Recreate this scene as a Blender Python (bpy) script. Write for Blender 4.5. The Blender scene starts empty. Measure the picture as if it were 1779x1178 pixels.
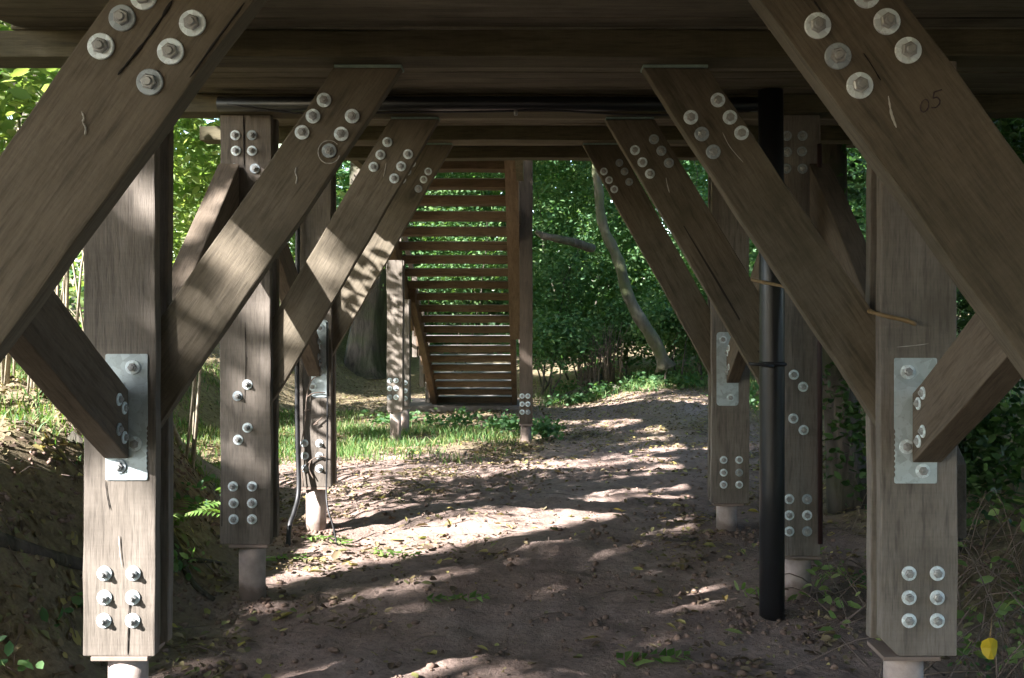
import bpy, bmesh, math, random
import numpy as np
from mathutils import Vector, Matrix, Euler

random.seed(7)
rng = np.random.default_rng(11)
R = math.radians
SC = bpy.context.scene
COL = SC.collection

# ------------------------------------------------------------------ camera, sky, sun, exposure
CAM_Z = 1.36
FPX = 1736.0                      # focal length in pixels of the 1779 px wide photograph
VX, VY = 912.0, 530.0             # vanishing point of the walkway in the photograph
cam = bpy.data.cameras.new('camera')
cam.sensor_width = 36.0
cam.lens = 36.0 * FPX / 1779.0
cam.shift_x = -(VX - 889.5) / 1779.0
cam.shift_y = (VY - 589.0) / 1779.0
cam.clip_start = 0.05
cam.clip_end = 500
camo = bpy.data.objects.new('camera', cam)
camo.location = (0, 0, CAM_Z)
camo.rotation_euler = (R(90), 0, 0)
COL.objects.link(camo)
SC.camera = camo

SUN_D = Vector((0.636, 0.545, -0.545)).normalized()      # direction the light travels
wd = bpy.data.worlds.new('World')
SC.world = wd
wd.use_nodes = True
nt = wd.node_tree
sky = nt.nodes.new('ShaderNodeTexSky')
sky.sky_type = 'NISHITA'
sky.sun_disc = False
sky.sun_elevation = math.asin(-SUN_D.z)
sky.sun_rotation = math.atan2(-SUN_D.x, -SUN_D.y)
sky.dust_density = 1.0
sky.ozone_density = 1.0
bg = nt.nodes['Background']
bg.inputs['Strength'].default_value = 0.135
nt.links.new(sky.outputs[0], bg.inputs['Color'])

sl = bpy.data.lights.new('sun', 'SUN')
sl.energy = 5.0
sl.angle = R(0.53)
sl.color = (1.0, 0.96, 0.935)
slo = bpy.data.objects.new('sun', sl)
slo.rotation_euler = SUN_D.to_track_quat('-Z', 'Y').to_euler()
slo.location = (-8, -7, 9)
COL.objects.link(slo)

SC.view_settings.view_transform = 'Standard'
SC.view_settings.look = 'None'
SC.view_settings.gamma = 1.0
SC.view_settings.exposure = 2.7
SC.render.engine = 'CYCLES'
SC.cycles.max_bounces = 7
SC.cycles.diffuse_bounces = 4
SC.cycles.glossy_bounces = 2
SC.cycles.transmission_bounces = 4
SC.cycles.caustics_reflective = False
SC.cycles.caustics_refractive = False
SC.cycles.use_denoising = True


# ------------------------------------------------------------------ small helpers
def at(x, y, Y):
    """point at depth Y seen at photograph pixel (x, y)"""
    return Vector(((x - VX) * Y / FPX, Y, CAM_Z - (y - VY) * Y / FPX))


WM = {}                            # world matrices of everything built


def put(o, M=None, parent=None):
    M = M or Matrix.Identity(4)
    COL.objects.link(o)
    if parent is not None:
        o.parent = parent
        o.matrix_basis = WM[parent.name].inverted() @ M
    else:
        o.matrix_basis = M
    WM[o.name] = M
    return o


def tag(o, label=None, cat=None, group=None, kind=None):
    if label: o['label'] = label
    if cat: o['category'] = cat
    if group: o['group'] = group
    if kind: o['kind'] = kind
    return o


def empty(name, loc, label, cat, group=None):
    o = bpy.data.objects.new(name, None)
    o.empty_display_size = 0.1
    put(o, Matrix.Translation(loc))
    return tag(o, label, cat, group)


def mesh_from(name, V, F, mat, smooth=False):
    me = bpy.data.meshes.new(name)
    me.from_pydata([tuple(v) for v in V], [], F)
    if mat: me.materials.append(mat)
    if smooth:
        me.polygons.foreach_set('use_smooth', [True] * len(me.polygons))
    me.update()
    return me


def mesh_np(name, V, F, mat, smooth=False):
    """V (n,3), F (m,k) arrays"""
    me = bpy.data.meshes.new(name)
    n, (m, k) = len(V), F.shape
    me.vertices.add(n)
    me.vertices.foreach_set('co', np.ascontiguousarray(V, np.float32).ravel())
    me.loops.add(m * k)
    me.loops.foreach_set('vertex_index', np.ascontiguousarray(F, np.int32).ravel())
    me.polygons.add(m)
    me.polygons.foreach_set('loop_start', np.arange(0, m * k, k, dtype=np.int32))
    me.polygons.foreach_set('loop_total', np.full(m, k, np.int32))
    if smooth:
        me.polygons.foreach_set('use_smooth', np.ones(m, bool))
    if mat: me.materials.append(mat)
    me.update(calc_edges=True)
    me.validate()
    return me


def add(name, me, parent=None, M=None):
    return put(bpy.data.objects.new(name, me), M, parent)


def prism(name, poly, ext, axis, mat, parent=None, bevel=0.0045, wav=0.0022, cuts=10):
    """timber: polygon of world points extruded by ext; object x axis runs along the grain"""
    poly = [Vector(p) for p in poly]
    ext = Vector(ext)
    x = Vector(axis).normalized()
    y = ext.normalized()
    if abs(y.dot(x)) > .95: y = Vector((0, 0, 1)) if abs(x.z) < .7 else Vector((1, 0, 0))
    y = (y - x * y.dot(x)).normalized()
    z = x.cross(y)
    c = sum(poly, Vector()) / len(poly) + ext * 0.5
    M = Matrix((x, y, z)).transposed().to_4x4()
    M.translation = c
    Mi = M.inverted()
    bm = bmesh.new()
    a = [bm.verts.new(Mi @ p) for p in poly]
    b = [bm.verts.new(Mi @ (p + ext)) for p in poly]
    n = len(a)
    bm.faces.new(a)
    bm.faces.new(b[::-1])
    for i in range(n):
        bm.faces.new((a[i], b[i], b[(i + 1) % n], a[(i + 1) % n]))
    bmesh.ops.recalc_face_normals(bm, faces=bm.faces[:])
    if bevel:
        bmesh.ops.bevel(bm, geom=bm.edges[:], offset=bevel, segments=2, affect='EDGES', profile=0.6)
    if cuts:
        xs = [v.co.x for v in bm.verts]
        x0, x1 = min(xs), max(xs)
        for i in range(1, cuts):
            px = x0 + (x1 - x0) * (i + random.uniform(-.2, .2)) / cuts
            bmesh.ops.bisect_plane(bm, geom=bm.verts[:] + bm.edges[:] + bm.faces[:],
                                   plane_co=(px, 0, 0), plane_no=(1, 0, 0))
        ph = random.uniform(0, 50)
        for v in bm.verts:
            s = v.co.x
            if bevel: v.co += Vector((0, random.uniform(-1, 1), random.uniform(-1, 1))) * .0007
            v.co.y += wav * math.sin(s * 7.3 + ph) * .5
            v.co.z += wav * (math.sin(s * 5.1 + ph * 2) + .6 * math.sin(s * 17 + ph * 3 + v.co.z * 9))
    me = bpy.data.meshes.new(name)
    bm.to_mesh(me)
    bm.free()
    me.materials.append(mat)
    o = bpy.data.objects.new(name, me)
    return put(o, M, parent)


def box(name, lo, hi, axis, mat, parent=None, **kw):
    x0, y0, z0 = lo
    x1, y1, z1 = hi
    poly = [(x0, y0, z0), (x1, y0, z0), (x1, y0, z1), (x0, y0, z1)]
    return prism(name, poly, (0, y1 - y0, 0), axis, mat, parent, **kw)


def tube_arrays(pts, rad, sides=10, cap=True, rough=0.0):
    pts = [Vector(p) for p in pts]
    n = len(pts)
    if not hasattr(rad, '__len__'): rad = [rad] * n
    V, F = [], []
    up = Vector((0.31, 0.17, 0.93))
    for i, p in enumerate(pts):
        t = (pts[min(i + 1, n - 1)] - pts[max(i - 1, 0)]).normalized()
        if i == 0:
            u = t.cross(up)
            if u.length < .1: u = t.cross(Vector((1, 0, 0)))
            u.normalize()
        else:
            u = (u - t * u.dot(t)).normalized()
        w = t.cross(u)
        for k in range(sides):
            a = 2 * math.pi * k / sides
            r = rad[i] * (1 + rough * random.uniform(-1, 1))
            V.append(p + (u * math.cos(a) + w * math.sin(a)) * r)
    for i in range(n - 1):
        for k in range(sides):
            k2 = (k + 1) % sides
            F.append((i * sides + k, i * sides + k2, (i + 1) * sides + k2, (i + 1) * sides + k))
    if cap:
        F.append(tuple(range(sides))[::-1])
        F.append(tuple((n - 1) * sides + k for k in range(sides)))
    return V, F


def tube(name, pts, rad, mat, parent=None, sides=10, rough=0.0, smooth=True):
    V, F = tube_arrays(pts, rad, sides, True, rough)
    me = mesh_from(name, V, F, mat, smooth)
    return add(name, me, parent)


class Bag:
    def __init__(s): s.V, s.F = [], []
    def tube(s, pts, rad, sides=6, rough=0.0):
        V, F = tube_arrays(pts, rad, sides, True, rough)
        k = len(s.V)
        s.V += V
        s.F += [tuple(i + k for i in f) for f in F]
    def build(s, name, mat, parent=None, smooth=True):
        return add(name, mesh_from(name, s.V, s.F, mat, smooth), parent)


def smooth_path(pts, n=6):
    """catmull-rom through points"""
    P = [Vector(p) for p in pts]
    P = [P[0] * 2 - P[1]] + P + [P[-1] * 2 - P[-2]]
    out = []
    for i in range(1, len(P) - 2):
        for k in range(n):
            t = k / n
            a, b, c, d = P[i - 1:i + 3]
            out.append(0.5 * ((2 * b) + (c - a) * t + (2 * a - 5 * b + 4 * c - d) * t * t
                              + (3 * b - a - 3 * c + d) * t ** 3))
    out.append(P[-2])
    return out


# value noise
def _hash(i, j, k):
    h = (i * 374761393 + j * 668265263 + k * 2147483647 * 3 + 1274126177) & 0xffffffff
    h = ((h ^ (h >> 13)) * 1274126177) & 0xffffffff
    return ((h ^ (h >> 16)) & 0xffff) / 65535.0


def vnoise(x, y, seed=0):
    x, y = np.asarray(x, float), np.asarray(y, float)
    i, j = np.floor(x).astype(np.int64), np.floor(y).astype(np.int64)
    fx, fy = x - i, y - j
    fx, fy = fx * fx * (3 - 2 * fx), fy * fy * (3 - 2 * fy)
    a, b = _hash(i, j, seed), _hash(i + 1, j, seed)
    c, d = _hash(i, j + 1, seed), _hash(i + 1, j + 1, seed)
    return (a * (1 - fx) + b * fx) * (1 - fy) + (c * (1 - fx) + d * fx) * fy


def fbm(x, y, seed=0, octv=4):
    s, a, t = 0, .5, 0
    for o in range(octv):
        s = s + a * vnoise(np.asarray(x) * 2 ** o, np.asarray(y) * 2 ** o, seed + o)
        t += a
        a *= .5
    return s / t


def sst(a, b, x):
    t = np.clip((np.asarray(x, float) - a) / (b - a), 0, 1)
    return t * t * (3 - 2 * t)


# ------------------------------------------------------------------ materials
def newmat(name):
    m = bpy.data.materials.new(name)
    m.use_nodes = True
    t = m.node_tree
    return m, t, t.nodes, t.links, t.nodes['Principled BSDF']


def ramp(N, L, src, stops):
    r = N.new('ShaderNodeValToRGB')
    e = r.color_ramp.elements
    while len(e) < len(stops): e.new(0.5)
    for k, (p, c) in enumerate(stops):
        e[k].position = p
        e[k].color = (*c, 1) if hasattr(c, '__len__') else (c, c, c, 1)
    L.new(src, r.inputs[0])
    return r.outputs[0]


def noise(N, L, vec, scale, detail=4, rough=.55, dist=0):
    n = N.new('ShaderNodeTexNoise')
    n.inputs['Scale'].default_value = scale
    n.inputs['Detail'].default_value = detail
    n.inputs['Roughness'].default_value = rough
    n.inputs['Distortion'].default_value = dist
    L.new(vec, n.inputs['Vector'])
    return n.outputs['Fac']


def mapping(N, L, vec, scale):
    m = N.new('ShaderNodeMapping')
    m.inputs['Scale'].default_value = scale
    L.new(vec, m.inputs['Vector'])
    return m.outputs[0]


def mix(N, L, fac, a, b, mode='MIX'):
    m = N.new('ShaderNodeMix')
    m.data_type = 'RGBA'
    m.blend_type = mode
    for sock, v in ((m.inputs[0], fac), (m.inputs[6], a), (m.inputs[7], b)):
        if hasattr(v, 'links') or hasattr(v, 'node'): L.new(v, sock)
        elif hasattr(v, '__len__'): sock.default_value = (*v, 1)
        else: sock.default_value = v
    return m.outputs[2]


def maths(N, L, op, a, b=None):
    m = N.new('ShaderNodeMath')
    m.operation = op
    for s, v in ((m.inputs[0], a), (m.inputs[1], b)):
        if v is None: continue
        if hasattr(v, 'node'): L.new(v, s)
        else: s.default_value = v
    return m.outputs[0]


def wood(name, light, mid, dark, stain=(.06, .05, .035), stain_amt=.5, rough=.8, crack=True):
    m, T, N, L, P = newmat(name)
    tc = N.new('ShaderNodeTexCoord')
    oi = N.new('ShaderNodeObjectInfo')
    vm = N.new('ShaderNodeVectorMath')
    vm.operation = 'MULTIPLY_ADD'
    cx = N.new('ShaderNodeCombineXYZ')
    for k in range(3): L.new(oi.outputs['Random'], cx.inputs[k])
    L.new(cx.outputs[0], vm.inputs[0])
    vm.inputs[1].default_value = (37, 53, 71)
    L.new(tc.outputs['Object'], vm.inputs[2])
    v = vm.outputs[0]
    fib = noise(N, L, mapping(N, L, v, (14, 165, 165)), 1, 4, .65)
    dash = noise(N, L, mapping(N, L, v, (6, 60, 60)), 1, 3, .55)
    bands = noise(N, L, mapping(N, L, v, (1.3, 10, 10)), 1, 5, .6, .9)
    saw = noise(N, L, mapping(N, L, v, (150, 4, 4)), 1, 2, .5)
    blot = noise(N, L, v, 3.6, 6, .65)
    c = ramp(N, L, bands, [(.24, dark), (.5, mid), (.78, light)])
    c = mix(N, L, .65, c, ramp(N, L, fib, [(.3, .6), (.5, 1.), (.72, 1.22)]), 'MULTIPLY')
    c = mix(N, L, .75, c, ramp(N, L, dash, [(.3, 1.06), (.55, 1.), (.66, .62)]), 'MULTIPLY')
    c = mix(N, L, .5, c, ramp(N, L, saw, [(.3, .9), (.7, 1.06)]), 'MULTIPLY')
    bl = ramp(N, L, blot, [(.47, 0.), (.7, stain_amt)])
    c = mix(N, L, bl, c, stain)
    # knots: darker eyes with a ring, the grain bending round them
    vo = N.new('ShaderNodeTexVoronoi')
    vo.inputs['Scale'].default_value = 1.0
    L.new(mapping(N, L, v, (1.5, 3.4, 3.4)), vo.inputs['Vector'])
    c = mix(N, L, .75, c, ramp(N, L, vo.outputs['Distance'], [(.05, .4), (.085, .8), (.105, .6), (.17, 1.)]), 'MULTIPLY')
    vr = ramp(N, L, oi.outputs['Random'], [(0., (.82, .8, .78)), (.5, (1., .98, .95)), (1., (1.14, 1.14, 1.14))])
    c = mix(N, L, 1., c, vr, 'MULTIPLY')
    height = fib
    if crack:
        cn = noise(N, L, mapping(N, L, v, (.6, 55, 55)), 1, 1, .4)
        cm = noise(N, L, v, 1.9, 1)
        ln = maths(N, L, 'MULTIPLY', maths(N, L, 'GREATER_THAN', cn, .77), maths(N, L, 'GREATER_THAN', cm, .5))
        c = mix(N, L, maths(N, L, 'MULTIPLY', ln, .9), c, (.02, .016, .012))
        height = maths(N, L, 'SUBTRACT', height, maths(N, L, 'MULTIPLY', ln, 1.2))
    L.new(c, P.inputs['Base Color'])
    P.inputs['Roughness'].default_value = rough
    P.inputs['Specular IOR Level'].default_value = .25
    b = N.new('ShaderNodeBump')
    b.inputs['Strength'].default_value = .45
    b.inputs['Distance'].default_value = .004
    L.new(height, b.inputs['Height'])
    L.new(b.outputs[0], P.inputs['Normal'])
    return m


M_POST = wood('weathered_post_timber', (.212, .188, .165), (.174, .153, .132), (.127, .11, .093), (.07, .061, .048), .5)
M_BRACE = wood('weathered_brace_timber', (.17, .145, .11), (.137, .116, .086), (.096, .08, .057), (.056, .05, .03), .6)
M_BEAM = wood('damp_beam_timber', (.16, .142, .092), (.118, .104, .064), (.075, .065, .04), (.06, .054, .028), .5)
M_DECK = wood('damp_deck_timber', (.23, .208, .155), (.175, .156, .112), (.11, .097, .068), (.07, .062, .036), .5)
M_STAIR = wood('red_brown_stair_timber', (.225, .16, .108), (.17, .118, .078), (.108, .073, .047), (.055, .04, .027), .4)
M_LONG = wood('brown_tie_timber', (.165, .135, .108), (.13, .104, .08), (.09, .07, .052), (.055, .043, .03), .4)
M_DARKP = wood('dark_stair_post_timber', (.12, .096, .076), (.09, .07, .055), (.06, .046, .036), (.04, .03, .024), .4)
M_TREAD = wood('weathered_skylit_tread', (.42, .4, .37), (.34, .32, .3), (.25, .235, .215), (.15, .14, .12), .3)  # weathered grey, made paler to hold the sky light on tread tops


def simple(name, col, rough=.5, metal=0., nscale=0, namt=.3, bump=0, spec=.5):
    m, T, N, L, P = newmat(name)
    P.inputs['Roughness'].default_value = rough
    P.inputs['Metallic'].default_value = metal
    P.inputs['Specular IOR Level'].default_value = spec
    P.inputs['Base Color'].default_value = (*col, 1)
    if nscale:
        tc = N.new('ShaderNodeTexCoord')
        n = noise(N, L, tc.outputs['Object'], nscale, 5, .65)
        f = ramp(N, L, n, [(.25, 1 - namt), (.75, 1 + namt)])
        c = mix(N, L, 1., col, f, 'MULTIPLY')
        L.new(c, P.inputs['Base Color'])
        if bump:
            b = N.new('ShaderNodeBump')
            b.inputs['Strength'].default_value = bump
            b.inputs['Distance'].default_value = .01
            L.new(n, b.inputs['Height'])
            L.new(b.outputs[0], P.inputs['Normal'])
    return m


def galv(name, col, spot):
    m, T, N, L, P = newmat(name)
    tc = N.new('ShaderNodeTexCoord')
    vo = N.new('ShaderNodeTexVoronoi')
    vo.inputs['Scale'].default_value = 38
    L.new(tc.outputs['Object'], vo.inputs['Vector'])
    n = noise(N, L, tc.outputs['Object'], 70, 4, .7)
    f = ramp(N, L, vo.outputs['Color'], [(.2, .82), (.8, 1.12)])
    c = mix(N, L, 1., col, f, 'MULTIPLY')
    s = ramp(N, L, n, [(.56, 0.), (.7, spot)])
    c = mix(N, L, s, c, (.1, .09, .08))
    L.new(c, P.inputs['Base Color'])
    P.inputs['Metallic'].default_value = .1
    P.inputs['Roughness'].default_value = .42
    return m


M_GALV = galv('galvanised_steel', (.78, .87, .9), .35)
M_DULL = galv('dull_galvanised_steel', (.36, .41, .44), .4)
M_NUT = simple('steel_nut', (.36, .36, .35), .4, .35, 60, .4)
M_PLATE = galv('galvanised_plate', (.46, .53, .55), .3)
M_GREEN = simple('green_grey_plate', (.21, .29, .25), .6, .1, 20, .3)
M_PIPE = simple('mud_splashed_concrete', (.42, .34, .3), .85, 0, 14, .3, .3)
t_ = M_PIPE.node_tree
N_, L_ = t_.nodes, t_.links
tc_ = N_.new('ShaderNodeTexCoord')
sx_ = N_.new('ShaderNodeSeparateXYZ')
L_.new(tc_.outputs['Object'], sx_.inputs[0])
zn_ = maths(N_, L_, 'ADD', sx_.outputs['Z'], maths(N_, L_, 'MULTIPLY', noise(N_, L_, tc_.outputs['Object'], 16, 4), -.12))
mud_ = ramp(N_, L_, zn_, [(0., .8), (.04, 0.)])
src_ = N_['Principled BSDF'].inputs['Base Color'].links[0].from_socket
L_.new(mix(N_, L_, mud_, src_, (.16, .115, .09)), N_['Principled BSDF'].inputs['Base Color'])
M_BLACK = simple('black_plastic', (.012, .013, .015), .38, 0, 9, .35)
M_CABLE = simple('black_cable', (.015, .015, .016), .5)
M_CHALK = simple('white_chalk', (.42, .4, .36), .9)
M_INK = simple('faded_purple_ink', (.05, .03, .034), .8)
M_GOUGE = simple('dark_split', (.012, .009, .007), .95)
M_SLAB = simple('weathered_concrete', (.15, .125, .105), .9, 0, 9, .35, .4)
M_PALEG = simple('pale_green_paint', (.34, .42, .3), .6, 0, 12, .15)
M_CANE = simple('ochre_cane', (.19, .125, .055), .6, 0, 30, .3)
M_RED = simple('dark_red_plastic', (.035, .014, .013), .6)


def leafmat(name, cols, trans=.45, rough=.55):
    m, T, N, L, P = newmat(name)
    g = N.new('ShaderNodeNewGeometry')
    c = ramp(N, L, g.outputs['Random Per Island'],
             [(i / max(1, len(cols) - 1), k) for i, k in enumerate(cols)])
    L.new(c, P.inputs['Base Color'])
    P.inputs['Roughness'].default_value = rough
    P.inputs['Specular IOR Level'].default_value = .35
    if trans:
        tr = N.new('ShaderNodeBsdfTranslucent')
        c2 = mix(N, L, 1., c, (1.25, 1.35, .55), 'MULTIPLY')
        L.new(c2, tr.inputs['Color'])
        ms = N.new('ShaderNodeMixShader')
        ms.inputs[0].default_value = trans
        L.new(P.outputs[0], ms.inputs[1])
        L.new(tr.outputs[0], ms.inputs[2])
        L.new(ms.outputs[0], N['Material Output'].inputs['Surface'])
    return m


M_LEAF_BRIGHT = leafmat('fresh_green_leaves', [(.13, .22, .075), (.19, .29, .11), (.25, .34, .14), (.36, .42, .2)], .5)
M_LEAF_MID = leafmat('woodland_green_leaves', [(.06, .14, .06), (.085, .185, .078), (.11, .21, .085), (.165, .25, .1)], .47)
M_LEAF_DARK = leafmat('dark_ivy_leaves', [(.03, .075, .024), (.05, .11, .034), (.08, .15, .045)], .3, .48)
M_LEAF_ADDED_CANOPY = leafmat('added_canopy_leaves', [(.05, .09, .025), (.075, .12, .03)], .4)
M_GRASS = leafmat('grass_blades', [(.06, .14, .04), (.09, .19, .055), (.14, .22, .07), (.3, .29, .14)], .4)
M_LITTER = leafmat('fallen_leaf_litter', [(.08, .055, .04), (.12, .085, .055), (.2, .15, .1), (.3, .24, .14), (.1, .07, .05), (.38, .32, .12), (.14, .1, .07), (.2, .21, .09), (.25, .18, .11)], .12, .8)
M_YELLOW = leafmat('yellow_leaf', [(.5, .36, .02), (.56, .42, .03)], .3)
M_SPRIG = leafmat('green_sprig_leaves', [(.1, .2, .04), (.14, .25, .06), (.2, .28, .09)], .35)
M_TWIG = simple('dry_twig', (.16, .12, .095), .85, 0, 30, .4)
M_STEM = simple('pale_stem_bark', (.3, .26, .19), .85, 0, 22, .5, .3)


def bark(name, c1, c2, moss, mossamt, sc=(14, 14, 2.2)):
    m, T, N, L, P = newmat(name)
    tc = N.new('ShaderNodeTexCoord')
    v = tc.outputs['Object']
    n = noise(N, L, mapping(N, L, v, sc), 1, 6, .65, .5)
    n2 = noise(N, L, v, 2.6, 4, .6)
    c = ramp(N, L, n, [(.35, c1), (.65, c2)])
    f = ramp(N, L, n2, [(.42, 0.), (.6, mossamt)])
    c = mix(N, L, f, c, moss)
    L.new(c, P.inputs['Base Color'])
    P.inputs['Roughness'].default_value = .9
    b = N.new('ShaderNodeBump')
    b.inputs['Strength'].default_value = .9
    b.inputs['Distance'].default_value = .03
    L.new(n, b.inputs['Height'])
    L.new(b.outputs[0], P.inputs['Normal'])
    return m


M_BARK = bark('ridged_bark', (.03, .024, .02), (.12, .1, .082), (.045, .06, .02), .5)
M_BARK_PALE = bark('pale_mossy_bark', (.055, .052, .036), (.13, .122, .088), (.07, .09, .03), .75, (9, 9, 4))

# ------------------------------------------------------------------ terrain
def ground_z(X, Y):
    X = np.asarray(X, float)
    Y = np.asarray(Y, float)
    # floor of the hollow
    z = -.1 * sst(7, 10, Y) - .16 * sst(9.5, 13.5, Y) * (1 - sst(0.2, 2.0, X)) + .02 * sst(10, 14, Y)
    z = z + .55 * sst(16.5, 23, Y) + 1.2 * sst(23, 60, Y)
    z = z + .12 * sst(11, 14, Y) * sst(.6, 2.2, X)
    # left bank
    edge = -1.34 - .75 * sst(5.2, 7.6, Y) - 1.6 * sst(7.6, 10.0, Y) + .8 * sst(13, 18, Y)
    edge = edge + .12 * (fbm(Y * 1.3, Y * 0 + 3.1, 5, 3) - .5)
    wdt = .95 + .6 * sst(6, 9, Y)
    b = sst(0, 1, (edge - X) / wdt)
    b = b * (.5 + .5 * sst(2.6, 3.5, Y))
    z = z + .09 * b * (fbm(X * 5, Y * 5, 33, 3) - .5) + b * (.80 + .16 * (fbm(X * .8, Y * .8, 9, 3) - .5)) + .05 * np.clip(edge - wdt - X, 0, 30)
    # right bank
    edr = 1.75 + .9 * sst(6, 11, Y) + 1.2 * sst(11, 15, Y) - 1.2 * sst(16, 20, Y)
    c = sst(0, 1.6, X - edr)
    z = z + c * .5 + .06 * np.clip(X - edr - 1.6, 0, 30)
    # lumps
    z = z + .05 * (fbm(X * 1.6, Y * 1.6, 21, 3) - .5) + .026 * (fbm(X * 6, Y * 6, 31, 3) - .5) * (1 + 2.5 * b + 1.5 * c)
    z = z + .02 * (fbm(X * 17, Y * 17, 41, 2) - .5)
    for (mx, my) in ((-1.255, 4.6), (-1.24, 5.95), (1.2, 5.95), (1.063, 4.3), (1.255, 4.6)):
        z = z + .022 * np.exp(-((X - mx) ** 2 + (Y - my) ** 2) / .035)
    # dragged-soil ridges across the trodden path
    rid = fbm(X * 1.0 - Y * .4, Y * 3.4 + X * .5, 51, 3)
    z = z + .03 * sst(.5, .75, rid) * sst(4.2, 5.6, Y) * (1 - sst(9, 11, Y)) * (1 - b)
    return z


def gz(x, y): return float(ground_z(np.array([x]), np.array([y]))[0])


def axis_pts(a, b, step, lo, hi, grow=1.16):
    mid = list(np.arange(a, b + 1e-6, step))
    s, x, left = step, a, []
    while x > lo:
        s *= grow
        x -= s
        left.append(x)
    s, x, right = step, mid[-1], []
    while x < hi:
        s *= grow
        x += s
        right.append(x)
    return np.array(left[::-1] + mid + right)


xs = axis_pts(-3.4, 3.4, .03, -90, 90)
ys = axis_pts(2.4, 11.5, .035, -60, 160)
GX, GY = np.meshgrid(xs, ys)
GZ = ground_z(GX, GY)
V = np.stack([GX.ravel(), GY.ravel(), GZ.ravel()], 1)
nx, ny = len(xs), len(ys)
ii, jj = np.meshgrid(np.arange(nx - 1), np.arange(ny - 1))
q = (jj * nx + ii).ravel()
F = np.stack([q, q + 1, q + nx + 1, q + nx], 1)


def ground_material():
    m, T, N, L, P = newmat('red_brown_soil')
    tc = N.new('ShaderNodeTexCoord')
    v = tc.outputs['Object']
    a = noise(N, L, v, 1.1, 5, .6)
    b = noise(N, L, v, 34, 6, .75)
    d = noise(N, L, v, 7, 5, .65)
    c = ramp(N, L, a, [(.3, (.23, .165, .138)), (.55, (.32, .24, .205)), (.75, (.37, .288, .25))])
    f = ramp(N, L, b, [(.28, .55), (.5, 1.), (.75, 1.3)])
    c = mix(N, L, .85, c, f, 'MULTIPLY')
    f2 = ramp(N, L, d, [(.35, .78), (.65, 1.1)])
    c = mix(N, L, 1., c, f2, 'MULTIPLY')
    at_ = N.new('ShaderNodeAttribute')
    at_.attribute_name = 'humus'
    hum = ramp(N, L, noise(N, L, v, 16, 5, .7), [(.35, (.13, .105, .065)), (.55, (.25, .2, .13)), (.7, (.24, .25, .11))])
    c = mix(N, L, at_.outputs['Fac'], c, hum)
    L.new(c, P.inputs['Base Color'])
    P.inputs['Roughness'].default_value = .95
    P.inputs['Specular IOR Level'].default_value = .15
    h = maths(N, L, 'ADD', b, maths(N, L, 'MULTIPLY', d, 1.2))
    bp = N.new('ShaderNodeBump')
    bp.inputs['Strength'].default_value = .8
    bp.inputs['Distance'].default_value = .02
    L.new(h, bp.inputs['Height'])
    L.new(bp.outputs[0], P.inputs['Normal'])
    return m


def humus(X, Y):
    n = fbm(X * 1.7, Y * 1.7, 71, 4) - .5
    left = sst(-1.25, -1.7, X + n * .6 + .9 * sst(5.2, 7.6, Y))
    right = sst(1.5, 2.1, X + n * .8 - 1.0 * sst(6, 11, Y))
    far = sst(9.0, 10.5, Y + n * 2) * (1 - sst(-.1, .6, X + n * .5))
    back = sst(15.5, 18, Y + n * 2)
    mid = .5 * sst(9.5, 12, Y) * sst(.42, .6, n + .5)
    return np.clip(np.maximum.reduce([left, right, far * .8, back, mid]), 0, 1)


me = mesh_np('ground', V, F, ground_material(), True)
at_ = me.attributes.new('humus', 'FLOAT', 'POINT')
at_.data.foreach_set('value', humus(GX.ravel(), GY.ravel()).astype(np.float32))
tag(add('ground', me), kind='structure', label='red brown trodden earth floor rising to banks')

# ------------------------------------------------------------------ bolts
def washer_mesh(r, mat):
    V, F = tube_arrays([(0, 0, 0), (0, 0, .0035), (0, 0, .0045)], [r, r, r - .0012], 28)
    return mesh_from('washer', V, F, mat)


def nut_mesh(lt=.0285, nh=.018):
    bm = bmesh.new()
    a = [bm.verts.new((.0138 * math.cos(R(60 * k)), .0138 * math.sin(R(60 * k)), .0046)) for k in range(6)]
    b = [bm.verts.new((.0138 * math.cos(R(60 * k)), .0138 * math.sin(R(60 * k)), nh)) for k in range(6)]
    t = [bm.verts.new((.0118 * math.cos(R(60 * k)), .0118 * math.sin(R(60 * k)), nh + .0015)) for k in range(6)]
    for k in range(6):
        j = (k + 1) % 6
        bm.faces.new((a[k], a[j], b[j], b[k]))
        bm.faces.new((b[k], b[j], t[j], t[k]))
    bm.faces.new(t)
    me = bpy.data.meshes.new('nut')
    z = nh + .0015
    rings = []
    for (r, h) in ((.0078, z), (.0078, lt - .003), (.0062, lt)):
        rings.append([bm.verts.new((r * math.cos(R(30 * k)), r * math.sin(R(30 * k)), h)) for k in range(12)])
    for q in range(2):
        for k in range(12):
            j = (k + 1) % 12
            bm.faces.new((rings[q][k], rings[q][j], rings[q + 1][j], rings[q + 1][k]))
    bm.faces.new(rings[2])
    bm.to_mesh(me)
    bm.free()
    me.materials.append(M_NUT)
    return me


W_LIGHT = washer_mesh(.0228, M_GALV)
W_DULL = washer_mesh(.0228, M_DULL)
NUT_LONG = nut_mesh(.027, .015)
NUT_SHORT = nut_mesh(.0165, .0105)


def bolt(parent, p, n=(0, -1, 0), s=1.0, dull=False, tilt=.07, short=True):
    dull = dull or random.random() < .14
    n = Vector(n)
    rot = n.to_track_quat('Z', 'Y').to_matrix().to_4x4() @ Matrix.Rotation(random.uniform(0, 6.28), 4, 'Z')
    tl = Euler((random.uniform(-tilt, tilt), random.uniform(-tilt, tilt), 0)).to_matrix().to_4x4()
    M = Matrix.Translation(Vector(p)) @ rot @ Matrix.Scale(s, 4)
    b = add('bolt', W_DULL if dull else W_LIGHT, parent, M)
    add('nut', NUT_SHORT if short else NUT_LONG, b, M @ tl)
    return b


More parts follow.
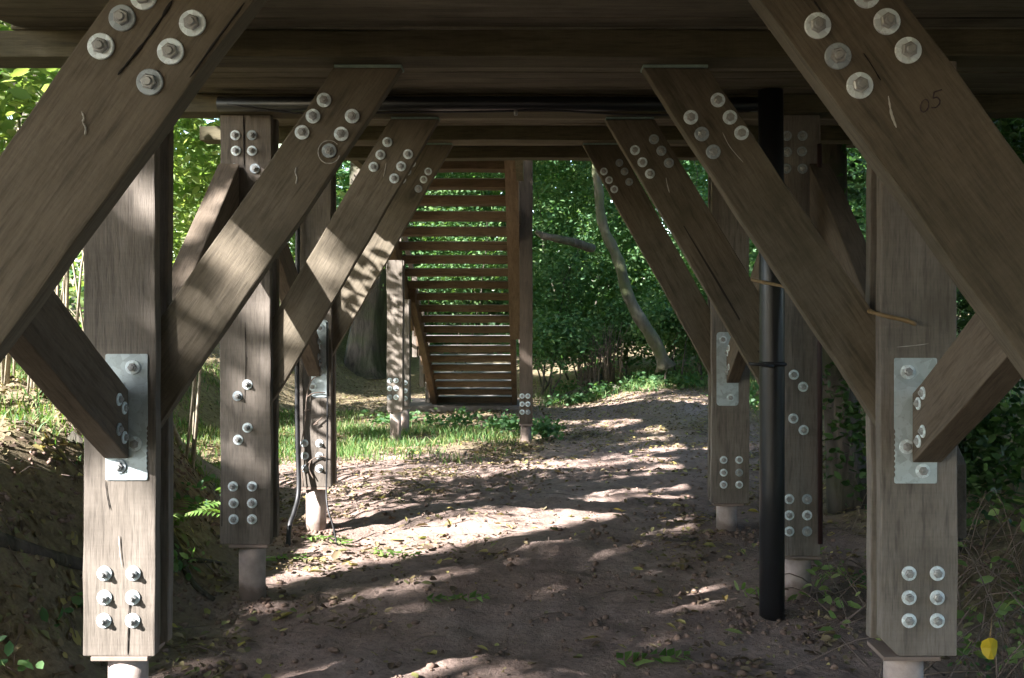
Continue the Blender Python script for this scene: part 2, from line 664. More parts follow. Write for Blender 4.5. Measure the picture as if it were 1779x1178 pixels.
def mark(name, parent, pts, rad, mat, n=(0, -1, 0)):
    """thin flattened stroke lying on a face"""
    n = Vector(n)
    pts = smooth_path(pts, 4) if len(pts) > 2 else [Vector(p) for p in pts]
    V, F = [], []
    for i, p in enumerate(pts):
        t = (pts[min(i + 1, len(pts) - 1)] - pts[max(i - 1, 0)]).normalized()
        s = t.cross(n).normalized() * rad * random.uniform(.5, 1.3)
        if i in (0, len(pts) - 1): s *= .25
        V += [p - s + n * .0008, p + s + n * .0008, p - s * .4 + n * .002, p + s * .4 + n * .002]
    for i in range(len(pts) - 1):
        a, b = i * 4, i * 4 + 4
        F += [(a, a + 2, b + 2, b), (a + 2, a + 3, b + 3, b + 2), (a + 3, a + 1, b + 1, b + 3)]
    return add(name, mesh_from(name, V, F, mat), parent)


# ------------------------------------------------------------------ walkway: deck and cross beams
YF = [1.67, 3.10, 4.53, 5.88, 7.30]                 # front faces of the frames
RAMP = .0735
def beam_bottom(Y): return 2.119 + RAMP * (Y - 3.1)
def deck_bottom(Y): return 2.206 + RAMP * (Y - 3.1)
T1, T2, T3 = .045, .101, .146                       # front plank | gap with brace | back plank

deck = empty('walkway_deck', (0, 3, 2.3), 'boarded underside of the raised timber walkway overhead', 'deck')
y = -1.6
k = 0
while y < 7.36:
    w = .138 + random.uniform(-.003, .003)
    z0 = deck_bottom(y) + random.uniform(-.002, .002)
    xl, xr = -1.56 + random.uniform(-.015, .015), 2.6 + random.uniform(-.02, .02)
    poly = [(xl, y, z0), (xr, y, z0), (xr, y, z0 + .04), (xl, y, z0 + .04)]
    prism('deck_board', poly, (0, w, w * RAMP), (1, 0, 0), M_DECK, deck, bevel=.008, cuts=6, wav=.002)
    y += w + .003
    k += 1
prism('deck_board', [(-1.56, -11, deck_bottom(-11)), (2.6, -11, deck_bottom(-11)), (2.6, -11, deck_bottom(-11) + .04), (-1.56, -11, deck_bottom(-11) + .04)],
      (0, 9.398, 9.398 * RAMP), (1, 0, 0), M_DECK, deck, cuts=0)
for sx in (-1, 1):
    for (a, b) in ((-11, -1.6), (-1.6, 3.0), (3.0, 7.4)):
        poly = [((-1.58, 2.62)[sx > 0], a, deck_bottom(a) + .041), ((-1.58, 2.62)[sx > 0], b, deck_bottom(b) + .041),
                ((-1.58, 2.62)[sx > 0], b, deck_bottom(b) + .12), ((-1.58, 2.62)[sx > 0], a, deck_bottom(a) + .12)]
        prism('edge_board', poly, (-sx * .06, 0, 0), (0, 1, RAMP), M_BEAM, deck)

beam_lab = ['nearest dark cross beam above the camera', 'wide dark cross beam holding the first pair of braces',
            'cross beam behind the black pipe under the deck', 'narrow far cross beam above the third pair of posts',
            'farthest cross beam just above the stairs']
for k, Y in enumerate(YF):
    zb = beam_bottom(Y)
    x = 1.9 if k < 4 else 1.5
    xr_ = 2.55 if k < 4 else 1.5
    o = prism('cross_beam', [(-x, Y - .05, zb), (xr_, Y - .05, zb), (xr_, Y - .05, deck_bottom(Y - .05) - .001),
                             (-x, Y - .05, deck_bottom(Y - .05) - .001)], (0, .15, 0), (1, 0, 0), M_BEAM, bevel=.005)
    tag(o, beam_lab[k], 'beam', 'cross beams under the deck')

# ------------------------------------------------------------------ posts
def post(k, side, x0, x1, zbot, label, bolts, dulls=(), cut=None, flange=True, pipe_r=.06, pipe_x=None):
    Y = YF[k]
    zt = beam_bottom(Y) - .001
    xc = (x0 + x1) / 2
    g = gz(xc, Y + .07)
    root = empty('timber_post', (xc, Y + .07, g), label, 'post', 'timber posts holding up the walkway')
    if cut == 'left':
        pf = [(x0 + .055, Y, zbot), (x1, Y, zbot), (x1, Y, zt), (x0, Y, zt), (x0, Y, zbot + .055)]
    else:
        pf = [(x0, Y, zbot), (x1, Y, zbot), (x1, Y, zt), (x0, Y, zt)]
    prism('front_plank', pf, (0, T1, 0), (0, 0, 1), M_POST, root, cuts=14)
    dz = random.uniform(.0, .03)
    pb = [(x0 + .003, Y + T2, zbot + dz), (x1 + .004, Y + T2, zbot + dz), (x1 + .004, Y + T2, zt), (x0 + .003, Y + T2, zt)]
    prism('back_plank', pb, (0, T3 - T2, 0), (0, 0, 1), M_POST, root, cuts=14)
    # packing block between the planks below and above the brace
    pk = [(x0 + .02, Y + T1 + .001, zbot + .03), (x1 - .02, Y + T1 + .001, zbot + .03),
          (x1 - .02, Y + T1 + .001, zbot + .36), (x0 + .02, Y + T1 + .001, zbot + .36)]
    prism('packing_block', pk, (0, T2 - T1 - .002, 0), (0, 0, 1), M_BEAM, root, cuts=0)
    px = xc if pipe_x is None else pipe_x
    box('flange', (px - .088, Y - .004, zbot - .014), (px + .088, Y + T3 + .004, zbot - .001), (1, 0, 0), M_PIPE, root,
        bevel=.002, cuts=0)
    tube('base_pipe', [(px, Y + .07, zbot - .0145), (px, Y + .07, (zbot + g) / 2), (px, Y + .07, g - .25)], pipe_r, M_PIPE, root, 28)
    for i, (bx, by) in enumerate(bolts):
        bolt(root, at(bx, by, Y - .0005), dull=i in dulls, short=side > 0)
    return root


B1L = [(182, 996), (232, 996), (182, 1038), (231, 1038), (181, 1078), (231, 1078)]
B1R = [(1579, 996), (1628, 996), (1579, 1038), (1628, 1038), (1579, 1078), (1628, 1078)]
B2L = [(405, 845), (438, 845), (406, 874), (438, 874), (406, 902), (438, 902), (430, 668), (413, 688), (430, 743),
       (414, 764), (409, 235), (438, 235), (410, 262), (438, 262), (443, 293), (407, 293)]
B2R = [(1371, 867), (1402, 867), (1371, 895), (1402, 895), (1371, 923), (1402, 923), (1379, 651), (1395, 672),
       (1378, 727), (1396, 747), (1367, 264), (1393, 263), (1366, 293), (1394, 293), (1367, 236), (1394, 236)]
B3L = [(529, 770), (555, 770), (530, 792), (555, 792), (530, 814), (555, 814)]
B3R = [(1257, 799), (1284, 799), (1257, 821), (1284, 821), (1257, 842), (1284, 842)]
post(0, -1, -1.375, -1.15, .27, 'nearest left timber post just outside the frame', [])
post(0, 1, 1.11, 1.335, .27, 'nearest right timber post just outside the frame', [])
P1L = post(1, -1, -1.370, -1.146, .2705, 'large left post with its foot in bright sun and a steel plate halfway up', B1L)
P1R = post(1, 1, 1.104, 1.341, .2705, 'large right post in shade with steel plate and chamfered foot', B1R, cut='left', pipe_x=1.2)
P2L = post(2, -1, -1.383, -1.153, .274, 'left post dappled with sun carrying four diagonal bolts, no steel plate', B2L, dulls=(7, 14), pipe_x=-1.255)
P2R = post(2, 1, 1.12, 1.34, .222, 'shaded right post partly hidden behind the black drainpipe', B2R, dulls=(10, 11, 12, 13, 14, 15), pipe_x=1.255)
P3L = post(3, -1, -1.345, -1.14, .288, 'farther left post with black cables and a creeper climbing its face', B3L)
P3R = post(3, 1, 1.098, 1.321, .192, 'farther right post on a sunlit base with a small steel plate', B3R, pipe_x=1.2)

# red strip down the far side of the second right post
strip = tube('red_strip', [at(1424, 250, 4.5), at(1424, 600, 4.5), at(1425, 945, 4.5)], .011, M_RED, P2R, 8)

# steel plates of the posts with ties
def plate(root, k, quad, bolts, scallop=None, dulls=()):
    Y = YF[k] - .0045
    x0, y0, x1, y1 = quad
    pts = []
    rr = 6 * YF[k] / 3.1 * .5
    for (cx, cy, a0) in ((x0 + rr, y0 + rr, 180), (x1 - rr, y0 + rr, 270), (x1 - rr, y1 - rr, 0), (x0 + rr, y1 - rr, 90)):
        for q in range(4):
            a = R(a0 + q * 30)
            pts.append((cx + rr * math.cos(a), cy + rr * math.sin(a)))
    if scallop:
        xs_, ya, yb, n = scallop
        edge = []
        for q in range(n * 4 + 1):
            f = q / (n * 4)
            edge.append((xs_ + (2.2 if xs_ < VX else -2.2) * -abs(math.sin(f * n * math.pi)), ya + (yb - ya) * f))
        if xs_ < VX: pts = pts[:8] + edge + pts[8:]
        else: pts = pts + edge[::-1]
    poly = [at(px, py, Y) for (px, py) in pts]
    o = prism('steel_plate', poly, (0, .004, 0), (0, 0, 1), M_PLATE, root, bevel=0, cuts=0, wav=0)
    for i, (bx, by) in enumerate(bolts):
        bolt(root, at(bx, by, Y - .001), dull=i in dulls)
    return o


plate(P1L, 1, (183, 615, 256, 834), [(231, 638), (234, 771), (207, 810)], (256, 740, 818, 9))
plate(P1R, 1, (1554, 622, 1628, 840), [(1577, 646), (1575, 776), (1603, 818)], (1554, 745, 830, 9))
plate(P3L, 3, (541, 556, 570, 690), [(556, 570), (555, 645), (543, 672)])
plate(P3R, 3, (1245, 577, 1283, 705), [(1256, 590), (1269, 691)])
# splits and scratches on posts
mark('split', P1L, [at(227, 1040, 3.0985), at(224, 1065, 3.0985), at(223, 1100, 3.0985), at(222, 1138, 3.0985)], .0022, M_GOUGE)
mark('split', P1L, [at(183, 835, 3.0985), at(186, 860, 3.0985), at(191, 885, 3.0985)], .0018, M_GOUGE)
mark('split', P1L, [at(207, 930, 3.0985), at(209, 960, 3.0985), at(212, 985, 3.0985)], .002, M_CHALK)
mark('scratch', P1R, [at(1558, 603, 3.0985), at(1590, 600, 3.0985), at(1613, 597, 3.0985)], .0014, M_CHALK)
mark('split', P2L, [at(423, 200, 4.5285), at(424, 240, 4.5285), at(424, 292, 4.5285)], .0035, M_GOUGE)
mark('split', P2L, [at(426, 560, 4.5285), at(427, 640, 4.5285), at(425, 700, 4.5285)], .0016, M_GOUGE)

# ------------------------------------------------------------------ knee braces inside each frame
def knee(k, topL, topR, ytop, slopeL, slopeR, ylow, side, label, bolts, dulls=()):
    """front face given by its top edge and two slopes in the photograph plane of the frame"""
    Y = YF[k] + T1 + .001
    s = side
    a = at(topL, ytop, Y)
    b = at(topR, ytop, Y)
    zt = beam_bottom(YF[k]) - .0125
    def along(p, sl, z):        # px slope dx/dy = world dX / -dZ
        return Vector((p.x + s * sl * (p.z - z), Y, z))
    zl = CAM_Z - (ylow - VY) * Y / FPX
    lo_l = along(a, slopeL, zl)
    lo_r = along(b, slopeR, zl)
    up_l = along(a, slopeL, zt)
    up_r = along(b, slopeR, zt)
    # lower end: vertical cut inside the post
    if s < 0:
        xin = -1.335
        zz_l = a.z - (a.x - xin) / slopeL
        zz_r = b.z - (b.x - xin) / slopeR
        poly = [Vector((xin, Y, zz_r)), up_r, up_l, Vector((xin, Y, zz_l))]
    else:
        xin = 1.30
        zz_l = a.z - (xin - a.x) / slopeL
        zz_r = b.z - (xin - b.x) / slopeR
        poly = [Vector((xin, Y, zz_r)), up_r, up_l, Vector((xin, Y, zz_l))]
    ax = (poly[1] + poly[2]) - (poly[0] + poly[3])
    o = prism('knee_brace', poly, (0, T2 - T1 - .002, 0), ax, M_BRACE, None, cuts=12)
    tag(o, label, 'brace', 'diagonal knee braces')
    Yc = Y - .0005
    x0, x1 = min(up_l.x, up_r.x), max(up_l.x, up_r.x)
    box('top_plate', (x0 + .002, Y - .002, zt + .001), (x1 - .002, Y + .07, zt + .0105), (1, 0, 0), M_GREEN, o, bevel=.001, cuts=0)
    for i, (bx, by) in enumerate(bolts):
        bolt(o, at(bx, by, Yc), dull=i in dulls)
    return o


KA = knee(0, 190, 440, 0, .705, .735, 0, -1, 'nearest left brace cutting across the upper left corner with a long split',
          [(213, 32), (176, 81), (335, 41), (297, 90), (261, 143), (250, -5)], dulls=(4,))
KA2 = knee(0, 1322, 1570, 0, .727, .733, 0, 1, 'nearest right brace with handwritten 05 and a white chalk stroke',
           [(1420, 45), (1455, 98), (1493, 149), (1540, 38), (1577, 88), (1505, -8)], dulls=(1,))
KB = knee(1, 585, 704, 110, .693, .68, 0, -1, 'left brace with sun patches and one ringed dark bolt',
          [(563, 174), (544, 202), (525, 230), (612, 202), (593, 233), (572, 262)], dulls=(5,))
KB2 = knee(1, 1112, 1227, 112, .66, .672, 0, 1, 'shaded right brace running into the large right post',
           [(1247, 174), (1268, 204), (1288, 231), (1200, 204), (1219, 233), (1239, 264)], dulls=(5,))
KC = knee(2, 681, 765, 203, .597, .588, 0, -1, 'left brace in the third rank with sun patches on its lower half',
          [(673, 247), (661, 269), (649, 290), (709, 268), (697, 289), (685, 310)])
KC2 = knee(2, 1050, 1135, 203, .585, .6, 0, 1, 'right brace in front of the black drainpipe, in deep shade',
           [(1136, 242), (1149, 262), (1162, 283), (1103, 261), (1116, 282), (1129, 302)], dulls=(0, 1, 2))
KD = knee(3, 722, 787, 250, .567, .57, 0, -1, 'farthest left brace, pale and sunlit, beside the stairs',
          [(744, 298), (736, 312), (727, 328), (716, 284), (708, 298), (699, 312)])
KD2 = knee(3, 1012, 1076, 250, .555, .545, 0, 1, 'farthest right brace in front of the leaning tree',
           [(1076, 283), (1085, 298), (1093, 316), (1049, 298), (1058, 313), (1067, 329)], dulls=(0, 1, 2))


def fy(k): return YF[k] + T1 - .0002
a = fy(0)
mark('chalk_mark', KA, [at(142, 193, a), at(146, 205, a), at(144, 212, a), at(149, 222, a), at(148, 235, a)], .0016, M_CHALK)
mark('split', KA, [at(300, 0, a), at(282, 30, a), at(250, 75, a), at(222, 110, a), at(205, 130, a)], .0032, M_GOUGE)
mark('split', KA, [at(425, 5, a), at(380, 65, a), at(330, 135, a)], .0022, M_GOUGE)
mark('chalk_mark', KA2, [at(1543, 167, a), at(1546, 185, a), at(1549, 200, a), at(1557, 222, a)], .0022, M_CHALK)
mark('split', KA2, [at(1413, 0, a), at(1428, 22, a), at(1440, 40, a)], .0016, M_GOUGE)
mark('split', KA2, [at(1500, 92, a), at(1515, 115, a), at(1530, 140, a)], .0013, M_GOUGE)
# the handwritten number
num = [at(1606 + 7 * math.cos(t) + 2 * math.sin(t), 184 - 11 * math.sin(t), a) for t in np.linspace(.4, 2 * math.pi + .4, 12)]
mark('handwritten_digit', KA2, num, .0011, M_INK)
five = [(1636, 156), (1623, 160), (1621, 171), (1628, 169), (1633, 174), (1632, 181), (1626, 187), (1618, 187)]
for p_, q_ in zip(five, five[1:]):
    V0, V1 = at(*p_, a), at(*q_, a)
    tube('handwritten_digit', [V0, V1], .0012, M_INK, KA2, 6)
a = fy(1)
mark('chalk_mark', KB, [at(515, 290, a), at(513, 300, a), at(516, 308, a), at(514, 320, a)], .0022, M_CHALK)
mark('chalk_ring', KB, [at(572 + 19 * math.cos(t), 264 + 20 * math.sin(t), a) for t in np.linspace(.3, 5.6, 14)], .0016, M_CHALK)
mark('chalk_mark', KB2, [at(1255, 230, a), at(1268, 255, a), at(1291, 282, a)], .0014, M_CHALK)
a = fy(2)
mark('chalk_mark', KC, [at(671, 282, a), at(669, 295, a), at(666, 308, a)], .0018, M_CHALK)
mark('chalk_mark', KC2, [at(1157, 308, a), at(1159, 320, a), at(1163, 335, a)], .0022, M_CHALK)

# ------------------------------------------------------------------ longitudinal ties between frames
def tie(name_label, x0, x1, lo0, lo1, hgt, group, bolts=(), nrm=None, xs2=None, mat=None):
    """lower edge from lo0 (Y,Z) at the post with the plate to lo1 (Y,Z); vertical depth hgt; x0..x1 thickness"""
    (ya, za), (yb, zb) = lo0, lo1
    x2 = x0 if xs2 is None else xs2
    poly = [(x0, ya, za), (x2, yb, zb), (x2, yb, zb + hgt), (x0, ya, za + hgt)]
    o = prism('tie_brace', poly, (x1 - x0, 0, 0), (x2 - x0, yb - ya, zb - za), mat or M_LONG, None, cuts=8)
    tag(o, name_label, 'brace', group)
    for p in bolts: bolt(o, p, nrm, s=.85)
    return o


GT = 'ties running lengthwise between the frames'
xl = -1.226
tie('dark brown tie rising toward the camera from the left steel plate', xl, xl - .078, (3.092, .885), (1.83, 1.66), .213, GT,
    [Vector((xl, 3.092 - d, z)) for d, z in ((.075, 1.075), (.035, 1.045), (.075, .985), (.035, .955))], (1, 0, 0))
xr = 1.198
tie('brown tie rising toward the camera from the right steel plate', xr, xr + .09, (3.092, .872), (1.83, 1.62), .213, GT,
    [Vector((xr, 3.092 - d, z)) for d, z in ((.085, 1.095), (.05, 1.06), (.085, .98), (.05, .945))], (-1, 0, 0))
tie('split tie with its sunlit top end behind the second left post', -1.44, -1.345, (3.255, .60), (4.515, 1.76), .24, GT, xs2=-1.385)
tie('near black tie leading up to the top of the second right post', 1.345, 1.44, (3.255, .60), (4.515, 1.76), .24, GT, xs2=1.285)
tie('small brown tie on the plate of the farther left post', -1.20, -1.275, (5.872, .94), (4.69, 1.72), .2, GT,
    [Vector((-1.2, 5.872 - d, z)) for d, z in ((.07, 1.15), (.03, 1.12), (.07, 1.06), (.03, 1.02))], (1, 0, 0))
tie('small brown tie on the plate of the farther right post', 1.185, 1.26, (5.872, .90), (4.69, 1.68), .2, GT,
    [Vector((1.185, 5.872 - d, z)) for d, z in ((.07, 1.11), (.03, 1.08), (.07, 1.0), (.03, .97))], (-1, 0, 0))

# ------------------------------------------------------------------ pipes and cables
pipe = tube('drainpipe', [(1.063, 4.30, gz(1.063, 4.3) - .15), (1.063, 4.30, .6), (1.063, 4.30, 1.4), (1.060, 4.31, 2.285)], .0535, M_BLACK, None, 28)
tag(pipe, 'thick black plastic drainpipe standing in front of the right post', 'pipe')
tube('pipe_clip', [(1.02, 4.245, 1.11), (1.063, 4.243, 1.108), (1.112, 4.25, 1.108)], .006, M_CABLE, pipe, 8)
tube('pipe_collar', [(1.063, 4.30, 1.098), (1.063, 4.30, 1.118)], .0558, M_BLACK, pipe, 28)
tube('screw', [at(1301, 632, 4.26), at(1318, 633, 4.24), at(1345, 637, 4.23)], .007, M_CABLE, pipe, 8)
hp = tube('conduit', [(-1.35, 4.4, 2.245), (0, 4.4, 2.248), (1.06, 4.4, 2.243)], .032, M_BLACK, None, 16)
tag(hp, 'black pipe running crosswise under the deck boards', 'pipe')
cb = tube('cable', smooth_path([(-1.3, 4.36, 2.235), (-.95, 4.36, 2.195), (-.6, 4.36, 2.2), (-.15, 4.36, 2.205), (.1, 4.36, 2.21), (.5, 4.36, 2.19), (.9, 4.36, 2.2), (1.1, 4.36, 2.23)]),
          .005, M_CABLE, None, 8)
tag(cb, 'thin black cable sagging below the crosswise pipe', 'cable')
eye = tube('cable_eye', [(-.04, 4.345, 2.205), (-.04, 4.345, 2.185)], .008, M_NUT, cb, 10)
c1 = tube('cable', smooth_path([at(517, 330, 5.84), at(517, 420, 5.84), at(516, 600, 5.84), at(517, 760, 5.84), at(519, 850, 5.8), at(511, 890, 5.72), at(503, 915, 5.66), (-1.33, 5.6, -.06)]),
          .014, M_CABLE, None, 10)
tag(c1, 'thick black cable down the left edge of the creeper post', 'cable')
c2 = tube('cable', smooth_path([at(568, 560, 5.83), at(569, 700, 5.83), at(568, 800, 5.82), at(567, 860, 5.78), at(571, 890, 5.72), at(578, 912, 5.7), (-1.05, 5.66, -.06)]),
          .0055, M_CABLE, None, 8)
tag(c2, 'thin black cable down the right edge of the creeper post', 'cable')
cr = Bag()
for seg in ([(556, 650), (540, 663), (533, 690), (531, 720), (528, 745), (523, 775), (522, 800), (527, 845)],
            [(533, 690), (545, 683), (565, 682)], [(523, 820), (540, 800), (556, 793), (570, 795)],
            [(540, 800), (537, 815), (545, 832)], [(531, 730), (527, 715), (538, 712)], [(552, 735), (545, 738), (560, 725)]):
    cr.tube(smooth_path([at(x_, y_, 5.862) for x_, y_ in seg], 4), .0035, 6)
co = cr.build('creeper', M_TWIG)
tag(co, 'thin dry creeper stems twisted over the farther left post', 'creeper')
cane = tube('cane', smooth_path([at(1306, 486, 4.28), at(1328, 491, 4.2), at(1357, 497, 3.95), at(1440, 522, 3.45), at(1508, 540, 3.16), at(1520, 544, 3.085), at(1548, 551, 3.06), at(1575, 557, 3.05), at(1592, 564, 3.04)], 4),
            [.007 + .0022 * math.sin(i * 2.1) * (i % 4 == 0) for i in range(33)], M_CANE, None, 8)
tag(cane, 'crooked ochre cane sticking out across the large right post', 'cane')
bx = empty('nest_box', at(496, 236, 7.0), 'pale green slatted box under the deck behind the second left post', 'box')
for i, (ya, yb) in enumerate(((214, 231), (232, 246), (247, 262))):
    p, q_ = at(476, yb, 7.0), at(520, ya, 7.0)
    box('slat', (p.x, 7.0, p.z), (q_.x, 7.14, q_.z), (1, 0, 0), M_PALEG, bx, bevel=.003, cuts=0)

# ------------------------------------------------------------------ stairs
st = empty('staircase', (-.8, 12.7, 0), 'open tread timber staircase seen from behind, coming down at the far end', 'staircase')
NT, GO, RI = 21, .28, .143
Y0, Z0 = 9.9, 2.79
for i in range(NT):
    yy, zz = Y0 + GO * i, Z0 - RI * i
    xa, xb = (-1.425, -.20) if i < 10 else (-1.355, -.20)
    jz, jx = random.uniform(-.004, .004), random.uniform(-.006, .006)
    tr = box('tread', (xa, yy + jx, zz - .085 + jz), (xb, yy + .285, zz + jz), (1, 0, 0), M_STAIR, st, bevel=.006, cuts=5)
    box('skylit_tread_top', (xa + .004, yy + .006, zz + .001 + jz), (xb - .004, yy + .279, zz + .009 + jz), (1, 0, 0), M_TREAD, tr, bevel=.002, cuts=0)  # added thin board: weathered grey with sky light put into its colour
    if 3 <= i:
        xo = -1.548 if i < 10 else -1.43
        box('cleat', (xo - .045, yy + .02, zz - .13), (xo - .001, yy + .27, zz + .02), (0, 1, 0), M_STAIR, st, bevel=.003, cuts=0)
        if i < 11:
            box('cleat', (-.061, yy + .02, zz - .13), (-.04, yy + .27, zz + .02), (0, 1, 0), M_STAIR, st, bevel=.003, cuts=0)


def stringer(xa, xb, i0, i1, dn=.25, up=.06):
    ya, za = Y0 + GO * i0, Z0 - RI * i0
    yb, zb = Y0 + GO * i1, Z0 - RI * i1
    poly = [(xa, ya, za - dn), (xa, yb, zb - dn), (xa, yb, zb + up), (xa, ya, za + up)]
    prism('stringer', poly, (xb - xa, 0, 0), (0, yb - ya, zb - za), M_STAIR, st, cuts=10, bevel=.006)


stringer(-1.545, -1.427, -1.5, 10.6)
stringer(-1.426, -1.345, 8.4, 20.6, .2)
stringer(-.197, -.062, -1.5, 11.5, .24)
stringer(-.196, -.12, 11.6, 20.6, .24)
# landing at the head of the flight, handrail posts
y = 7.46
while y < 9.82:
    box('landing_board', (-1.5, y, 2.885), (0.1, y + .139, 2.925), (1, 0, 0), M_DECK, st, bevel=.004, cuts=3)
    y += .142
for xj in (-1.45, -.05):
    box('landing_joist', (xj - .035, 7.44, 2.58), (xj + .035, 9.84, 2.884), (0, 1, 0), M_BEAM, st, cuts=4)
for xj, lst in ((-1.63, (1, 4.2, 7.4, 10.6)), (-1.515, (13.6, 17, 20)), (-.05, (-.6, 14, 17, 20))):
    for i in lst:
        yy, zz = Y0 + GO * i, Z0 - RI * i
        box('handrail_post', (xj - .035, yy, zz - .2), (xj + .035, yy + .07, zz + .98), (0, 0, 1), M_POST, st, cuts=4)
for xj in (-1.55, -.05):
    a_, b_ = (Y0 - .3, Z0 + .153 + .95), (Y0 + GO * 20, Z0 - RI * 20 + .95)
    prism('handrail', [(xj - .03, a_[0], a_[1]), (xj - .03, b_[0], b_[1]), (xj - .03, b_[0], b_[1] + .06), (xj - .03, a_[0], a_[1] + .06)],
          (.06, 0, 0), (0, b_[0] - a_[0], b_[1] - a_[1]), M_POST, st)


def stair_post(x0, x1, Y, ztop, zbot, pr, label, bolts, mat=M_POST):
    xc = (x0 + x1) / 2
    g = gz(xc, Y)
    r = empty('stair_post', (xc, Y, g), label, 'post', 'posts under the staircase')
    box('front_plank', (x0, Y, zbot), (x1, Y + .05, ztop), (0, 0, 1), mat, r, cuts=8)
    box('back_plank', (x0 + .004, Y + .1, zbot + .03), (x1 + .003, Y + .15, ztop), (0, 0, 1), mat, r, cuts=8)
    box('flange', (xc - .075, Y - .004, zbot - .02), (xc + .075, Y + .154, zbot - .001), (1, 0, 0), M_PIPE, r, bevel=.002, cuts=0)
    tube('base_pipe', [(xc, Y + .075, zbot - .021), (xc, Y + .075, g - .25)], pr, M_PIPE, r, 22)
    for b in bolts: bolt(r, at(b[0], b[1], Y - .0005), s=1.25)


def zpx(y_, Y): return CAM_Z - (y_ - VY) * Y / FPX


stair_post(-1.507, -1.335, 10.9, zpx(452, 10.9), zpx(713, 10.9), .06, 'pale sunlit post left of the staircase',
           [(677, 661), (688, 661), (677, 675), (688, 675), (677, 690), (688, 690)])
stair_post(-1.50, -1.385, 11.95, zpx(520, 11.95), zpx(707, 11.95), .052, 'narrow post just behind the pale left stair post',
           [(704, 665), (704, 679), (704, 692)])
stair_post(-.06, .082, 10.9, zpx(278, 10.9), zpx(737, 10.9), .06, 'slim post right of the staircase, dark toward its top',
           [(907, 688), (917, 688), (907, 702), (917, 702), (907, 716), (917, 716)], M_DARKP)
sb = box('footing', (-1.95, 15.05, -.42), (-.02, 16.3, -.155), (1, 0, 0), M_SLAB, None, bevel=.02, cuts=6)
tag(sb, 'low concrete footing under the bottom of the staircase', 'footing')

# ------------------------------------------------------------------ foliage tools
def leaf_arrays(P, size, droop=.3, asp=.55, up=None, fold=.25, spread=1.0):
    """four-sided leaves folded along the rib; P (n,3) leaf bases, size (n,)"""
    n = len(P)
    d = rng.normal(size=(n, 3))
    d[:, 2] = d[:, 2] * .55 - droop
    d /= np.linalg.norm(d, axis=1, keepdims=True)
    nn = rng.normal(size=(n, 3)) * spread
    nn[:, 2] += 1.0 if up is None else up
    s = np.cross(d, nn)
    s /= np.linalg.norm(s, axis=1, keepdims=True) + 1e-9
    nr = np.cross(s, d)
    L = size[:, None]
    w = L * asp * .5
    a = P
    tip = P + d * L
    m1 = P + d * L * .42
    l1 = m1 + s * w + nr * w * fold
    r1 = m1 - s * w + nr * w * fold
    Vv = np.stack([a, l1, tip, r1], 1).reshape(-1, 3)
    i = np.arange(n) * 4
    Ff = np.concatenate([np.stack([i, i + 2, i + 1], 1), np.stack([i, i + 3, i + 2], 1)])
    return Vv, Ff


def leaves6(P, size, flat=False, asp=.6, fold=.2, droop=.3):
    """rounder leaves, six outline points and a rib, for the nearer plants"""
    n = len(P)
    d = rng.normal(size=(n, 3))
    d[:, 2] = d[:, 2] * .5 - droop
    if flat: d[:, 2] = rng.normal(size=n) * .12
    d /= np.linalg.norm(d, axis=1, keepdims=True)
    nn = rng.normal(size=(n, 3)) * (.25 if flat else .8)
    nn[:, 2] += 1.0
    s = np.cross(d, nn)
    s /= np.linalg.norm(s, axis=1, keepdims=True) + 1e-9
    nr = np.cross(s, d)
    L = size[:, None]
    w = L * asp * .5
    cv = L * rng.uniform(-.16, .16, (n, 1))
    f = fold
    pts = [P, P + d * L * .3 + s * w * .85 + nr * w * f, P + d * L * .68 + s * w * .8 + nr * (w * f + cv * .5), P + d * L + nr * cv,
           P + d * L * .68 - s * w * .8 + nr * (w * f + cv * .5), P + d * L * .3 - s * w * .85 + nr * w * f]
    Vv = np.stack(pts, 1).reshape(-1, 3)
    i = np.arange(n) * 6
    Ff = np.concatenate([np.stack([i, i + 1, i + 2, i + 3], 1), np.stack([i, i + 3, i + 4, i + 5], 1)])
    # fold: move rib ends down a little is enough through the raised sides
    return Vv, Ff


def foliage(name, P, size, mat, parent=None, near=False, **kw):
    if near: Vv, Ff = leaves6(P, size, **kw)
    else: Vv, Ff = leaf_arrays(P, size, **kw)
    return add(name, mesh_np(name, Vv, Ff, mat), parent)


def clumps(center, radii, n_cl, per, cl_r, hollow=.35):
    """leaf bases in irregular clumps through an ellipsoid"""
    c = np.array(center, float)
    u = rng.normal(size=(n_cl, 3))
    u /= np.linalg.norm(u, axis=1, keepdims=True)
    rr = (hollow + (1 - hollow) * rng.random((n_cl, 1))) * rng.uniform(.75, 1.12, (n_cl, 1))
    cc = c + u * rr * np.array(radii)
    sz = cl_r * rng.uniform(.5, 1.4, n_cl)
    k = np.repeat(np.arange(n_cl), per)
    p = cc[k] + rng.normal(size=(n_cl * per, 3)) * sz[k][:, None] * np.array([1, 1, .6])
    return p


def limb_path(p0, p1, bend=.2, n=6):
    p0, p1 = Vector(p0), Vector(p1)
    L = (p1 - p0).length
    out = []
    o1 = Vector((random.uniform(-1, 1), random.uniform(-1, 1), random.uniform(-.3, .3))) * bend * L
    for i in range(n + 1):
        t = i / n
        out.append(p0.lerp(p1, t) + o1 * math.sin(t * math.pi) * .6 + Vector((random.uniform(-1, 1), random.uniform(-1, 1), 0)) * .02 * L)
    return out


